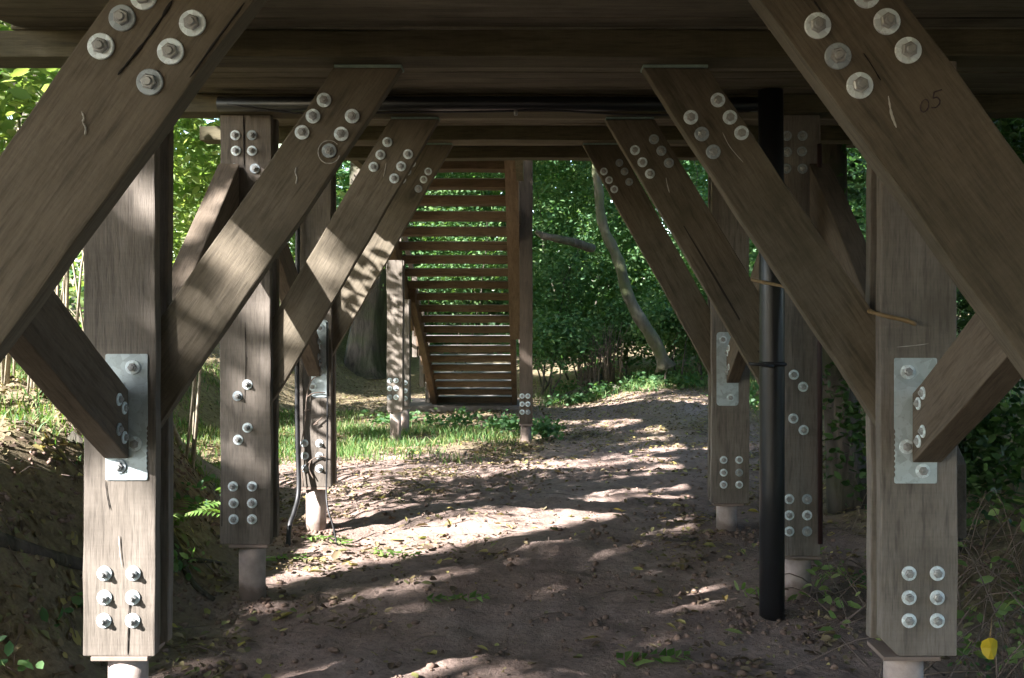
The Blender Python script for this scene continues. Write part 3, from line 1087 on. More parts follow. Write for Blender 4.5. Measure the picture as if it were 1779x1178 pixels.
def tree(name, base, top, r0, crown_c, crown_r, n_cl, per, cl_r, lsize, mat, label, group=None, barkm=None, limbs=6, cat='tree', near=False, stems=1, P=None, droop=.3):
    root = empty(name, base, label, cat, group)
    b = Bag()
    base, top = Vector(base), Vector(top)
    for s in range(stems):
        off = Vector((random.uniform(-1, 1), random.uniform(-1, 1), 0)) * (.0 if stems == 1 else .16)
        toff = Vector((random.uniform(-1, 1), random.uniform(-1, 1), random.uniform(-.3, .3))) * (0 if stems == 1 else .5 * max(crown_r))
        pth = limb_path(base + off - Vector((0, 0, .15)), top + toff, .08, 8)
        rad = [r0 * (1.25 if i == 0 else 1 - .8 * i / 8) for i in range(9)]
        b.tube(pth, rad, 9 if r0 > .05 else 6, .06)
        for q in range(limbs):
            t = random.randint(3, 7)
            e = Vector(crown_c) + Vector([random.uniform(-.8, .8) * r for r in crown_r])
            b.tube(limb_path(pth[t], e, .15, 5), [rad[t] * .55 * (1 - .85 * i / 5) for i in range(6)], 5, .05)
    b.build('trunk', barkm or M_BARK, root)
    if P is None: P = clumps(crown_c, crown_r, n_cl, per, cl_r)
    g = ground_z(P[:, 0], P[:, 1])
    P = P[P[:, 2] > g + .05]
    foliage('crown', P, rng.uniform(.65, 1.25, len(P)) * lsize, mat, root, near=near, droop=droop)
    return root


# ------------------------------------------------------------------ added trees, leaves left out along sun rays to shape the dapples
d_ = np.array(SUN_D)
SPOTS = [  # photograph pixel, depth, radius of the gap in the leaves
    (180, 880, 3.1, .08), (235, 870, 3.1, .1), (165, 920, 3.1, .07), (230, 925, 3.1, .07), (180, 985, 3.1, .12), (235, 990, 3.1, .13), (207, 1040, 3.1, .15),
    (180, 1090, 3.1, .14), (235, 1100, 3.1, .14), (207, 1150, 3.1, .18), (160, 1130, 3.1, .12), (215, 1178, 3.12, .18), (222, 1200, 3.12, .15), (230, 822, 3.1, .07),
    (262, 350, 3.1, .03), (256, 315, 3.1, .025), (240, 300, 3.1, .02),
    (405, 425, 3.15, .05), (448, 455, 3.15, .05), (378, 465, 3.15, .045), (445, 400, 3.15, .04), (392, 535, 3.15, .03), (425, 505, 3.15, .03), (350, 495, 3.15, .03), (470, 480, 3.15, .025), (335, 560, 3.15, .02),
    (405, 300, 4.4, .07), (385, 345, 4.3, .06), (360, 390, 4.2, .04), (335, 450, 4.0, .03),
    (440, 520, 4.53, .05), (455, 480, 4.53, .05), (415, 575, 4.53, .035), (450, 610, 4.53, .035), (388, 690, 4.53, .03), (388, 740, 4.53, .04), (458, 790, 4.53, .04), (462, 690, 4.53, .03), (420, 790, 4.53, .03), (440, 650, 4.53, .02),
    (503, 545, 4.58, .05), (530, 525, 4.58, .04), (560, 590, 4.58, .04), (500, 640, 4.58, .04), (585, 455, 4.58, .035), (540, 480, 4.58, .02), (600, 425, 4.58, .025), (480, 610, 4.58, .03),
    (660, 415, 5.93, .06), (640, 455, 5.93, .07), (680, 395, 5.93, .05), (690, 440, 5.93, .06), (610, 490, 5.93, .05), (650, 490, 5.93, .06), (595, 555, 5.93, .05), (620, 530, 5.93, .04), (700, 365, 5.93, .03), (625, 470, 5.93, .04),
    (548, 700, 5.88, .07), (540, 730, 5.88, .06), (550, 765, 5.88, .05), (548, 830, 5.88, .06), (550, 880, 5.9, .1), (550, 910, 5.9, .1), (535, 790, 5.88, .04), (548, 470, 5.88, .05), (545, 440, 5.88, .04),
    (685, 480, 10.9, .1), (685, 520, 10.9, .07), (685, 600, 10.9, .09), (690, 640, 10.9, .06), (684, 690, 10.9, .1), (684, 740, 10.9, .1), (912, 620, 10.9, .04), (910, 760, 10.9, .06),
    (690, 560, 12.2, .12), (700, 480, 11.4, .1), (726, 610, 14, .15), (1264, 905, 5.95, .04),
    (715, 693, 15.1, .3), (700, 690, 15.1, .2),
]
BANK = [(-1.9, 3.3, .6, .1), (-2.1, 3.6, .75, .12), (-2.2, 4.2, .8, .15), (-1.85, 3.0, .4, .06), (-1.7, 2.9, .25, .05), (-1.75, 4.6, .55, .08), (-1.9, 3.5, .75, .06), (-1.75, 3.2, .6, .04), (-2.0, 3.9, .85, .1), (-1.8, 4.3, .75, .06), (-2.2, 3.4, .85, .08), (-1.7, 3.9, .55, .035), (-1.6, 4.9, .5, .05), (-1.75, 5.4, .7, .06), (-1.55, 3.3, .25, .03), (-1.62, 3.0, .3, .03)]
SP = np.array([list(at(x_, y_, Y_)) + [r * (.72 if 3.12 < Y_ < 4.6 else 1.)] for (x_, y_, Y_, r) in SPOTS] + [[q[0], q[1], gz(q[0], q[1]), q[3]] for q in BANK])

# broad gaps over sunlit ground, lists of (X, Y, rx, ry, strength)
GROUND_LIT = [(-1.2, 6.9, 1.3, 1.3, 1.3), (-.6, 6.0, 1.4, .9, 1.1), (-1.3, 8.6, 1.8, 1.4, 1.35), (-.1, 7.2, 1.2, 1.4, 1.0), (.7, 6.9, 1.1, 1.1, .85), (.5, 8.7, 1.3, 1.4, .9),
              (1.5, 9.6, 1., 1.8, .66), (1.9, 13.0, 1.5, 2.0, 1.25), (.8, 14.2, 1.3, 1.6, 1.1), (-2.2, 12.0, 1.8, 2.4, 1.05), (-2.9, 15.5, 1.8, 1.8, .9), (.1, 3.95, .6, .36, .7),
              (1.3, 7.6, .5, 1., .6), (-.2, 4.85, 1.1, .4, .6), (-.7, 10.3, 1., 1.4, .85)]
TERR_LIT = [(-3.0, 5.6, 1.6, 2.4, 1.6), (-4.5, 8, 2, 2.5, 1.6), (-2.9, 8.0, 1., 1.5, 1.4), (-2.3, 4.4, .6, .8, 1.1)]          # on the terrace, z = .85
SHRUB_LIT = [(-3.0, 5.2, 1.3, 1.5, 1.3), (-2.9, 7.5, 1.3, 1.7, 1.3), (-4.0, 9.8, 2., 2., 1.2), (-3.6, 13.5, 2, 2, 1.0)]         # on the shrubs, z = 2.1
BACK_LIT = [(1.4, 16.5, 2.2, 2.8, .72), (3.6, 17, 2, 2.5, .72), (-1., 19, 2.5, 2.5, 1.15), (4.6, 13, 1.5, 2, .55), (-.8, 14.2, .9, 1.9, .9)]  # z = 2.2


SHADE = [(x_, y_, Y_, r) for (x_, y_, Y_, r) in (
    [(q, p, 4.53, .07) for q in (400, 450) for p in range(195, 1050, 32)] +
    [(q, p, 3.1, .08) for q in (165, 207, 250) for p in range(310, 840, 42)] + [(q, p, 3.1, .06) for q in (170, 245) for p in (850, 900, 945)] +
    [(700 - .693 * (q - 110) - 100 + o, q, 3.15, .07) for q in range(330, 740, 30) for o in (-5, 35, 75)] +
    [(720 - .593 * (q - 203) - 75 + o + 35, q, 4.58, .06) for q in range(330, 690, 25) for o in (10, 50)] +
    [(720 - .567 * (q - 250) + o, q, 5.93, .05) for q in range(330, 600, 25) for o in (15, 50)] +
    [(540, q, 5.88, .09) for q in range(300, 860, 26)] + [(p, q, 4.2, .06) for (p, q) in ((345, 430), (325, 480), (370, 370), (310, 510))] +
    [(215, 700, 3.09, .08), (215, 770, 3.09, .06)] +
    [(q, p, 10.9, .12) for q in (905, 922) for p in range(280, 800, 50)] + [(433, 1000, 4.58, .08), (433, 960, 4.58, .08)] +
    [(790, 705, 15.05, .25), (860, 705, 15.05, .25), (1040, 590, 16.6, .45), (1040, 560, 16.6, .4), (1000, 640, 16.5, .4), (950, 600, 18, .6), (1000, 600, 18.5, .6), (1060, 600, 18.5, .6), (1190, 600, 17.5, .5), (1230, 610, 17, .5), (1100, 635, 17, .5), (960, 630, 17, .5)] +
    [(1045, 340, 15, .2), (1060, 430, 15, .15), (1090, 520, 15, .2), (1110, 560, 15, .12)] +
    [(60, 480, 1.7, .16), (120, 350, 1.7, .16), (30, 300, 1.7, .12), (180, 200, 1.7, .14), (100, 420, 1.7, .1)])]
SHD = np.array([list(at(x_, y_, Y_)) + [r] for (x_, y_, Y_, r) in SHADE])

DARK = np.array([list(at(x_, y_, Y_)) + [r] for (x_, y_, Y_, r) in ((433, 975, 4.58, .07), (433, 1010, 4.58, .07), (433, 1040, 4.58, .07), (480, 1080, 4.3, .12), (420, 1100, 4.1, .12), (370, 1130, 3.95, .12))])


def near_rays(P, T, pad):
    rel = P[:, None, :] - T[None, :, :3]
    tt = (rel * d_).sum(2)
    perp = rel - tt[..., None] * d_
    return (np.linalg.norm(perp, axis=2) < T[None, :, 3] + pad).any(1)


def lit_mask(P):
    """True where a leaf would stand in a gap"""
    out = np.zeros(len(P), bool)
    for zlev, lst in ((0., GROUND_LIT), (.85, TERR_LIT), (2.1, SHRUB_LIT), (2.2, BACK_LIT)):
        t = (P[:, 2] - zlev) / -d_[2]
        g = P + d_ * t[:, None]
        u = .65 * g[:, 0] - .76 * g[:, 1]
        v = .76 * g[:, 0] + .65 * g[:, 1]
        st_ = .4 * vnoise(u * 4.2, v * .5, 3) + .6 * vnoise(u * 11., v * .9, 4)
        lev = np.zeros(len(P))
        for (cx, cy, rx, ry, s) in lst:
            q2 = ((g[:, 0] - cx) / rx) ** 2 + ((g[:, 1] - cy) / ry) ** 2
            lev = np.maximum(lev, s * (1 - sst(.45, 1.25, q2)))
        out |= st_ > 1.02 - lev * .72
    out &= ~near_rays(P, SHD, .05)
    out |= near_rays(P, SP, .05)
    out &= ~near_rays(P, DARK, .04)
    return out


NC = 400000
gx, gy = rng.uniform(-7, 10, NC), rng.uniform(-1.5, 27, NC)
tt = rng.uniform(10., 14., NC)
CP = np.stack([gx, gy, np.zeros(NC)], 1) - d_ * tt[:, None]
CP = CP[~lit_mask(CP)]
trunks = [(-5.2, -3.6), (-8.6, 0.4), (-3.6, .6), (-7.6, 4.6), (-5.9, 9.6), (-9.4, 12.5), (-5.6, 15.5), (-1.2, -5.8), (5.6, 13.5), (6.2, 7.5)]
TA = np.array(trunks)
own = ((CP[:, None, :2] - TA[None]) ** 2).sum(2).argmin(1)
for i, (tx, ty) in enumerate(trunks):
    P = CP[own == i]
    if len(P) < 50: continue
    c = P.mean(0)
    out_x = tx
    tree('added_canopy_tree', (out_x, ty, gz(out_x, ty)), (c[0], c[1], 5.6), .15, tuple(c), (1.8, 1.8, .8), 0, 0, 0, .16, M_LEAF_ADDED_CANOPY,
         'added tall broadleaf tree, its canopy shaped to dapple the walkway', 'added trees shaping the dappled light', limbs=9, P=P)

# unseen trees added behind the camera to cut the low sky light
for (tx, ty, w_) in ((-6.5, -13, 2.6), (-2.2, -14.5, 2.6), (2.6, -13.5, 2.8), (6.5, -11, 2.8), (9.5, -6, 3.0)):
    tree('added_woodland_tree', (tx, ty, gz(tx, ty)), (tx, ty, 5.5), .16, (tx, ty, 3.6), (w_, w_, 3.2), 200, 26, .45, .4, M_LEAF_MID,
         'unseen woodland tree added behind the camera to cut front light', 'unseen trees added behind the camera', limbs=6)

for (tx, ty, cx_, cy_) in ((5.6, 1.6, 4.3, 2.2), (6.4, 7.2, 4.8, 6.8)):  # unseen crowns added to block sky and darken the upper right
    tree('added_canopy_tree', (tx, ty, gz(tx, ty)), (cx_, cy_, 5.4), .15, (cx_, cy_, 4.9), (2.2, 2.6, 1.3), 170, 26, .4, .3, M_LEAF_MID,
         'unseen broadleaf tree added to darken the right side of the walkway', 'unseen trees added over the right side', limbs=6)

# ------------------------------------------------------------------ visible trees and shrubs
def shrub(c, r, n_cl, per, cl_r, ls, mat, label, group, stems=5, near=False, name='shrub', stem_r=.02):
    b = (c[0], c[1], gz(c[0], c[1]))
    return tree(name, b, (c[0], c[1], c[2] + r[2] * .4), stem_r, c, r, n_cl, per, cl_r, ls, mat, label, group, M_STEM if c[0] < -2 else M_BARK, 2, 'shrub', near, stems)


GL = 'sunlit shrubs on the left bank'
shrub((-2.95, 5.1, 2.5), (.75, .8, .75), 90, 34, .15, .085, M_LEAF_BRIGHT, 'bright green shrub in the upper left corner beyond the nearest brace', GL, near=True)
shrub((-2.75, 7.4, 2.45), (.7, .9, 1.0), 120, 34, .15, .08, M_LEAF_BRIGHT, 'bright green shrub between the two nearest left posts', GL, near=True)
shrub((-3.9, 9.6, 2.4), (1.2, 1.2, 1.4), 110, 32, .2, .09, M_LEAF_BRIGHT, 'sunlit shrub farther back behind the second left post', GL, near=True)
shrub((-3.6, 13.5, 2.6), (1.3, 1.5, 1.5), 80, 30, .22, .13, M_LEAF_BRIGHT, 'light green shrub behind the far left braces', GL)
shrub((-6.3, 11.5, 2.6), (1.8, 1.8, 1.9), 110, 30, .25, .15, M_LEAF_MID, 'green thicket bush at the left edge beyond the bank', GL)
# bundle of pale stems on the left bank
sg = empty('stem_clump', (-3.0, 6.2, .85), 'clump of thin pale stems on the bank left of the sunlit post', 'stems')
b = Bag()
for i in range(46):
    x0_, y0_ = -3.0 + random.gauss(0, .42), 6.3 + random.gauss(0, .5)
    h = random.uniform(1.2, 2.4)
    lean = random.gauss(.05, .16)
    g = gz(x0_, y0_)
    b.tube([(x0_, y0_, g - .05), (x0_ + lean * .5, y0_, g + h * .5), (x0_ + lean * 1.3, y0_ + random.gauss(0, .1), g + h)],
           [random.uniform(.006, .02), .008, .003], 6)
b.build('stem', M_STEM, sg)

# big ridged trunk left of the stairs
def ridged_trunk(name, path, radii, mat, label, sides=26):
    V, F = [], []
    n = len(path)
    for i, p in enumerate(path):
        for k in range(sides):
            a_ = 2 * math.pi * k / sides
            rr_ = radii[i] * (1 + .09 * math.sin(a_ * 5 + i * .3) + .05 * math.sin(a_ * 11 + 1 + i * .2) + random.uniform(-.03, .03))
            V.append((p[0] + rr_ * math.cos(a_), p[1] + rr_ * math.sin(a_), p[2]))
    for i in range(n - 1):
        for k in range(sides):
            k2 = (k + 1) % sides
            F.append((i * sides + k, i * sides + k2, (i + 1) * sides + k2, (i + 1) * sides + k))
    return mesh_from(name, V, F, mat, True)


bx_, by_ = -3.15, 19.5
g0 = gz(bx_, by_) - .1
root = empty('old_tree', (bx_, by_, g0), 'old tree with thick ridged dark trunk left of the staircase', 'tree')
hs = [0, .15, .4, .8, 1.3, 2.0, 3.0, 4.4, 6.0]
add('trunk', ridged_trunk('trunk', [(bx_ + .16 * h * (h < 3) * .7, by_, g0 + h) for h in hs], [.62, .5, .42, .38, .34, .31, .28, .24, .18], M_BARK, ''), root)
P = clumps((bx_ + .2, by_, 6.2), (2.2, 2.2, 1.8), 120, 35, .3)
foliage('crown', P, rng.uniform(.1, .2, len(P)), M_LEAF_MID, root)

# leaning pale tree right of the stairs
pts = [at(1157, 640, 15.), at(1143, 605, 15), at(1128, 578, 15), at(1105, 543, 15), at(1088, 505, 15), at(1078, 465, 15), at(1066, 432, 15), at(1052, 405, 15), at(1043, 370, 15),
       at(1041, 335, 15), at(1036, 300, 15.05), at(1040, 250, 15.1), at(1030, 150, 15.2), at(1010, 20, 15.2)]
root = empty('leaning_tree', pts[0], 'slender pale mossy tree leaning left beyond the far right brace', 'tree')
sp = smooth_path(pts, 3)
rad = [.1 - .045 * i / len(sp) + .006 * math.sin(i * 1.7) for i in range(len(sp))]
rad[0] = .17
tube('trunk', sp, rad, M_BARK_PALE, root, 16, .05)
P = clumps((1.2, 15.1, 4.9), (1.6, 1.3, 1.1), 90, 36, .25)
foliage('crown', P, rng.uniform(.08, .15, len(P)), M_LEAF_MID, root)
dl = tube('dead_limb', smooth_path([at(930, 402, 14.3), at(945, 410, 14.3), at(970, 415, 14.3), at(1000, 422, 14.4), at(1030, 432, 14.6)], 4),
          [.03, .035, .04, .045, .05, .05, .048, .055, .06, .056, .06, .062, .064, .066, .064, .066, .06], M_BARK, None, 12, .08)
tag(dl, 'dark dead limb caught in the leaves right of the staircase', 'branch')

# coppiced stump with a skirt of stems
cs = at(1040, 630, 16.6)
root = empty('coppice_stump', (cs.x, cs.y, gz(cs.x, cs.y)), 'coppiced stump with a skirt of thin upright stems and pale roots', 'stump')
b = Bag()
for i in range(85):
    a_ = random.uniform(0, 6.28)
    rr_ = random.uniform(.1, .4)
    x0_, y0_ = cs.x + rr_ * math.cos(a_), cs.y + rr_ * math.sin(a_) * .7
    h = random.uniform(.5, 1.15)
    g = gz(x0_, y0_)
    b.tube([(x0_, y0_, g - .02), (x0_ + random.gauss(0, .03), y0_, g + h * .5), (x0_ + random.gauss(0, .09), y0_, g + h)], [.012, .009, .003], 5)
b.build('stem', M_TWIG, root)
b = Bag()
for (dx, dy) in ((-.7, -.35), (-.5, -.6), (-.15, -.7), (.4, -.5), (-.85, .1)):
    b.tube(smooth_path([(cs.x, cs.y, gz(cs.x, cs.y) + .22), (cs.x + dx * .4, cs.y + dy * .4, gz(cs.x + dx * .4, cs.y + dy * .4) + .1), (cs.x + dx, cs.y + dy, gz(cs.x + dx, cs.y + dy) - .03)], 4),
           [.1 - .009 * i for i in range(9)], 8, .1)
b.build('root', M_BARK_PALE, root)

GB = 'shrubs of the thicket at the far end'
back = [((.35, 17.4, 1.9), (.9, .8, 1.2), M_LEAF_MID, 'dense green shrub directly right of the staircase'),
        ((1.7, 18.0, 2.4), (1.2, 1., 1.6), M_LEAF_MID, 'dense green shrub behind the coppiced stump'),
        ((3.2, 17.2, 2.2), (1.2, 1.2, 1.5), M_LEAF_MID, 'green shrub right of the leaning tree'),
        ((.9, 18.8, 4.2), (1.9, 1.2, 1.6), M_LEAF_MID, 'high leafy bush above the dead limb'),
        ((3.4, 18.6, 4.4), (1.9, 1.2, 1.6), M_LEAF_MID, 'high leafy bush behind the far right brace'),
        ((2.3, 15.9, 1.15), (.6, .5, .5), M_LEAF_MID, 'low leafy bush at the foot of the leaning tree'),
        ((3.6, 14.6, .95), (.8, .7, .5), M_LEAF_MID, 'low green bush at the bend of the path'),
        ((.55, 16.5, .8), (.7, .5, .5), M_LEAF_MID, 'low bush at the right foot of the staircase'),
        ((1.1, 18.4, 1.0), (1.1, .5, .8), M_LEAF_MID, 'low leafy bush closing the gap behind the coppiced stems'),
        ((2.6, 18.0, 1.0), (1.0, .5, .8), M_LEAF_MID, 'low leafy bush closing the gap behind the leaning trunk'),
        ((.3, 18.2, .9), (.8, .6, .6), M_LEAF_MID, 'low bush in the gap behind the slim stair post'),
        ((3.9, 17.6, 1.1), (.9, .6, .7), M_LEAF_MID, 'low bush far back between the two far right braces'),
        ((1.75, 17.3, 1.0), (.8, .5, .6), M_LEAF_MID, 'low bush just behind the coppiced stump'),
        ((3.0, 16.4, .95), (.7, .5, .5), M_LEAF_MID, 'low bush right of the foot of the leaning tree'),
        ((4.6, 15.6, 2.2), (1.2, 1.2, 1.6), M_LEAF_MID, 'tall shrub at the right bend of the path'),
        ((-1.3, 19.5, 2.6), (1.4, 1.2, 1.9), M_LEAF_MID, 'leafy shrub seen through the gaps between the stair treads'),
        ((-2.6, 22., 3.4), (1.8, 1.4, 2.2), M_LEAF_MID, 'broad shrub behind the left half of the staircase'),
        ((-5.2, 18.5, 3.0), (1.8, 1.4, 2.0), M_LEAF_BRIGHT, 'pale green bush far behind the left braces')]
for (c, r, mt, lab) in back:
    vol = r[0] * r[1] * r[2]
    n_cl = int(60 + 55 * vol)
    shrub(c, r, n_cl, 42, .17, .085, mt, lab, GB, 2)
GR = 'dark bushes beyond the right hand posts'
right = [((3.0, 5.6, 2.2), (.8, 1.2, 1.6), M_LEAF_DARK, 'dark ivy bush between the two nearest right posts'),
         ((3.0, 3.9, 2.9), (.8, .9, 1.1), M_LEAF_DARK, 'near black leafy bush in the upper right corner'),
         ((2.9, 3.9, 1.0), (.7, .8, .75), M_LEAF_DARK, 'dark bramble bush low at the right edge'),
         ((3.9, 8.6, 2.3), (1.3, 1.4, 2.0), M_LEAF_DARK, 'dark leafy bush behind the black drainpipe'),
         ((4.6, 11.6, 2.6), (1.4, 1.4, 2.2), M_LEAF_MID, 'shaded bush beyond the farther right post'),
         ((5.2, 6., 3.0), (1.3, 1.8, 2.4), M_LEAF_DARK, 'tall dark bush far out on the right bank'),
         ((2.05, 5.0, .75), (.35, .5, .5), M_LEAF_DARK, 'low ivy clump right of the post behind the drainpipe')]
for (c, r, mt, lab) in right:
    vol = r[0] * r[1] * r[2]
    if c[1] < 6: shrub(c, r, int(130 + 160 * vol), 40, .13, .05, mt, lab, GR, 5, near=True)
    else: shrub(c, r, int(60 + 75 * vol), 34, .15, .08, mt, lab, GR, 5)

# ivy covered tree trunk on the right
iv = at(1450, 820, 6.4)
root = empty('ivy_tree', (iv.x + .05, 6.4, gz(iv.x, 6.4)), 'mossy tree trunk right of the post behind the drainpipe', 'tree')
g = gz(iv.x, 6.4)
tube('trunk', [(iv.x + .12, 6.4, g - .1), (iv.x + .06, 6.4, g + .4), (iv.x, 6.4, g + 1.2), (iv.x - .02, 6.4, g + 2.6), (iv.x - .05, 6.4, g + 4.5)], [.17, .12, .1, .09, .07], M_BARK, root, 14, .06)
P = np.array([[iv.x + .11 * math.cos(a_) + random.gauss(0, .03), 6.4 + .11 * math.sin(a_), g + h] for a_, h in zip(rng.uniform(0, 6.28, 700), rng.uniform(.2, 4, 700))])
foliage('ivy', P, rng.uniform(.03, .07, len(P)), M_LEAF_DARK, root)

# far wood as one mass
n = 150000
ang = rng.uniform(R(-50), R(58), n)
dist = rng.uniform(22, 34, n)
hh = rng.uniform(0, 1, n) ** 1.1 * 9
P = np.stack([np.sin(ang) * dist, np.cos(ang) * dist, hh], 1)
cl = fbm(ang * 14, hh * .8, 91, 3)
keep = (cl > .25) | (hh < 2)
left = ang < R(-12)
keep &= ~(left & (rng.random(n) < .82))
P = P[keep]
P[:, 2] += ground_z(P[:, 0], P[:, 1])
o = foliage('far_wood', P, rng.uniform(.22, .5, len(P)), M_LEAF_MID)
tag(o, 'dense green wood closing the view at the far end', 'woodland', kind='stuff')

# ------------------------------------------------------------------ ground cover
def scatter(n, xr, yr, dens):
    x = rng.uniform(*xr, n)
    y = rng.uniform(*yr, n)
    k = rng.random(n) < dens(x, y)
    return x[k], y[k]


def grass_obj(name, x, y, h, mat, label):
    n = len(x)
    z = ground_z(x, y) - .005
    a_ = rng.uniform(0, 6.28, n)
    hgt = h * rng.uniform(.4, 1.3, n)
    lean = rng.normal(0, .4, (n, 2)) * hgt[:, None]
    w = .0035 + hgt * .02
    dx, dy = np.cos(a_) * w, np.sin(a_) * w
    v = np.zeros((n, 5, 3))
    v[:, 0] = np.stack([x - dx, y - dy, z], 1)
    v[:, 1] = np.stack([x + dx, y + dy, z], 1)
    v[:, 2] = np.stack([x + dx * .7 + lean[:, 0] * .4, y + dy * .7 + lean[:, 1] * .4, z + hgt * .6], 1)
    v[:, 3] = np.stack([x - dx * .7 + lean[:, 0] * .4, y - dy * .7 + lean[:, 1] * .4, z + hgt * .6], 1)
    v[:, 4] = np.stack([x + lean[:, 0], y + lean[:, 1], z + hgt], 1)
    i = np.arange(n) * 5
    F_ = np.concatenate([np.stack([i, i + 1, i + 2], 1), np.stack([i, i + 2, i + 3], 1), np.stack([i + 3, i + 2, i + 4], 1)])
    o = add(name, mesh_np(name, v.reshape(-1, 3), F_, mat))
    return tag(o, label, 'grass', kind='stuff')


def dens_grass(x, y):
    n = fbm(x * 1.8, y * 1.8, 101, 3)
    e = .55 * (n - .5)
    a_ = sst(9.0, 9.8, y + e * 2) * (1 - sst(12.6, 13.6, y)) * (1 - sst(-.35, .25, x + e + .1 * (12 - y)))
    b_ = sst(7.8, 9.2, y) * sst(-1.9, -2.6, x + e)
    return np.clip(np.maximum(a_, b_ * .8) * sst(.36, .6, n), 0, 1)


x, y = scatter(46000, (-6, .6), (7.5, 15), dens_grass)
grass_obj('grass', x, y, .1, M_GRASS, 'short green grass round the stair posts')


def dens_terr(x, y):
    n = fbm(x * 2.2, y * 2.2, 103, 3)
    return sst(-1.8, -2.3, x) * sst(3.6, 4.4, y) * sst(.42, .6, n) * .9


x, y = scatter(34000, (-7, -1.6), (3, 9.5), dens_terr)
grass_obj('grass', x, y, .06, M_GRASS, 'thin sunlit grass among dead leaves on the left bank')


def dens_right(x, y):
    n = fbm(x * 2.2, y * 2.2, 105, 3)
    return sst(15.2, 16., y + (n - .5)) * sst(0, .5, x) * (1 - sst(17, 19, y)) * .9 + .8 * sst(2.6, 3.2, x) * sst(.45, .6, n)


x, y = scatter(30000, (0, 6), (8, 19), dens_right)
grass_obj('grass', x, y, .12, M_GRASS, 'green grass fringe where the path meets the far thicket')


def litter_dens(x, y):
    n = fbm(x * 2.5, y * 2.5, 111, 3)
    e = (n - .5)
    path = np.exp(-((x - (.1 + .22 * np.clip(y - 6, 0, 9))) / .75) ** 2) * (1 - .5 * sst(9.5, 12, y))
    d = .9 * sst(.44, .64, n) + .06
    d = np.maximum(d, .75 * sst(-1.35, -1.7, x) * sst(8, 6, y))
    d = d * (1 - .95 * path)
    return np.clip(d, .012, 1)


def drape(Vv, P):
    base = np.repeat(ground_z(P[:, 0], P[:, 1]), 6)
    b6 = np.repeat(P, 6, 0)
    e = .03
    gxx = (ground_z(b6[:, 0] + e, b6[:, 1]) - ground_z(b6[:, 0] - e, b6[:, 1])) / (2 * e)
    gyy = (ground_z(b6[:, 0], b6[:, 1] + e) - ground_z(b6[:, 0], b6[:, 1] - e)) / (2 * e)
    gm = np.sqrt(gxx ** 2 + gyy ** 2) + 1e-6
    o = Vv - b6
    al = (o[:, 0] * gxx + o[:, 1] * gyy) / gm * (1 - 1 / np.sqrt(1 + gm ** 2))
    Vv[:, 0] -= al * gxx / gm
    Vv[:, 1] -= al * gyy / gm
    Vv[:, 2] += ground_z(Vv[:, 0], Vv[:, 1]) - base + rng.uniform(0, .008, len(Vv))
    return Vv


x, y = scatter(90000, (-5, 4), (2.2, 12), lambda a, b: litter_dens(a, b) * np.clip(1.1 - .04 * b, .3, 1))
x2, y2 = scatter(80000, (-6, 6), (9.5, 19), lambda a, b: np.maximum(litter_dens(a, b), .55 * sst(9.5, 12, b)))
x, y = np.concatenate([x, x2]), np.concatenate([y, y2])
P = np.stack([x, y, ground_z(x, y) + rng.uniform(.002, .02, len(x))], 1)
sz = (.014 + .045 * rng.random(len(x)) ** 2) * np.where(rng.random(len(x)) < .08, 1.6, 1)
Vv, Ff = leaves6(P, sz, flat=True, asp=.55, fold=.35)
Vv = drape(Vv, P)
tag(add('leaf_litter', mesh_np('leaf_litter', Vv, Ff, M_LITTER)), 'brown and yellow fallen leaves scattered over the earth', 'leaf litter', kind='stuff')
# yellowish leaves that lie on the open path
x, y = scatter(1500, (-2.2, 3.2), (3.4, 14), lambda a, b: .55 * sst(.42, .62, fbm(a * 1.6, b * 1.6, 117, 2)) + .03)
P = np.stack([x, y, ground_z(x, y) + .012], 1)
Vv, Ff = leaves6(P, rng.uniform(.03, .085, len(x)), flat=True, asp=.5, fold=.4)
Vv = drape(Vv, P)
mY = leafmat('yellowing_fallen_leaves', [(.46, .38, .09), (.34, .32, .11), (.5, .42, .16), (.24, .3, .1), (.42, .27, .1)], .15, .7)
tag(add('yellowing_leaves', mesh_np('yellowing_leaves', Vv, Ff, mY)), 'yellowing leaves lying on the open path', 'leaf litter', kind='stuff')
# crumbs of soil and twigs
b = Bag()
for i in range(900):
    x_, y_ = random.uniform(-2.6, 2.8), random.uniform(2.6, 9.5)
    if random.random() > litter_dens(np.array([x_]), np.array([y_]))[0] + .08: continue
    a_, l = random.uniform(0, 6.28), random.uniform(.05, .28)
    x2_, y2_ = x_ + l * math.cos(a_), y_ + l * math.sin(a_)
    xm, ym = (x_ + x2_) / 2 + random.gauss(0, .012), (y_ + y2_) / 2
    b.tube([(x_, y_, gz(x_, y_) + .004), (xm, ym, gz(xm, ym) + random.uniform(.008, .03)), (x2_, y2_, gz(x2_, y2_) + .006)], [.002, .0026, .0012], 4)
tag(b.build('twig_litter', M_TWIG), 'small dry twigs lying among the dead leaves', 'twigs', kind='stuff')
V_, F_ = [], []
ico = bmesh.new()
bmesh.ops.create_icosphere(ico, subdivisions=1, radius=1)
iv_, if_ = np.array([v.co[:] for v in ico.verts]), np.array([[v.index for v in f.verts] for f in ico.faces])
ico.free()
n = 10000
x = np.where(rng.random(n) < .35, rng.uniform(-2.3, -1.3, n), rng.uniform(-1.4, 2.6, n))
y = 2.8 + 8 * rng.random(n) ** 1.3
k = rng.random(n) < .25 + .75 * sst(.5, .65, fbm(x * 3, y * 3, 131, 3))
x, y = x[k], y[k]
x = np.concatenate([x] + [mx + rng.normal(0, .17, 160) for mx in (-1.255, -1.24, 1.2, 1.063)])
y = np.concatenate([y] + [my + rng.normal(0, .12, 160) for my in (4.5, 5.85, 5.85, 4.25)])
n = len(x)
r_ = .004 + .016 * rng.random(n) ** 3
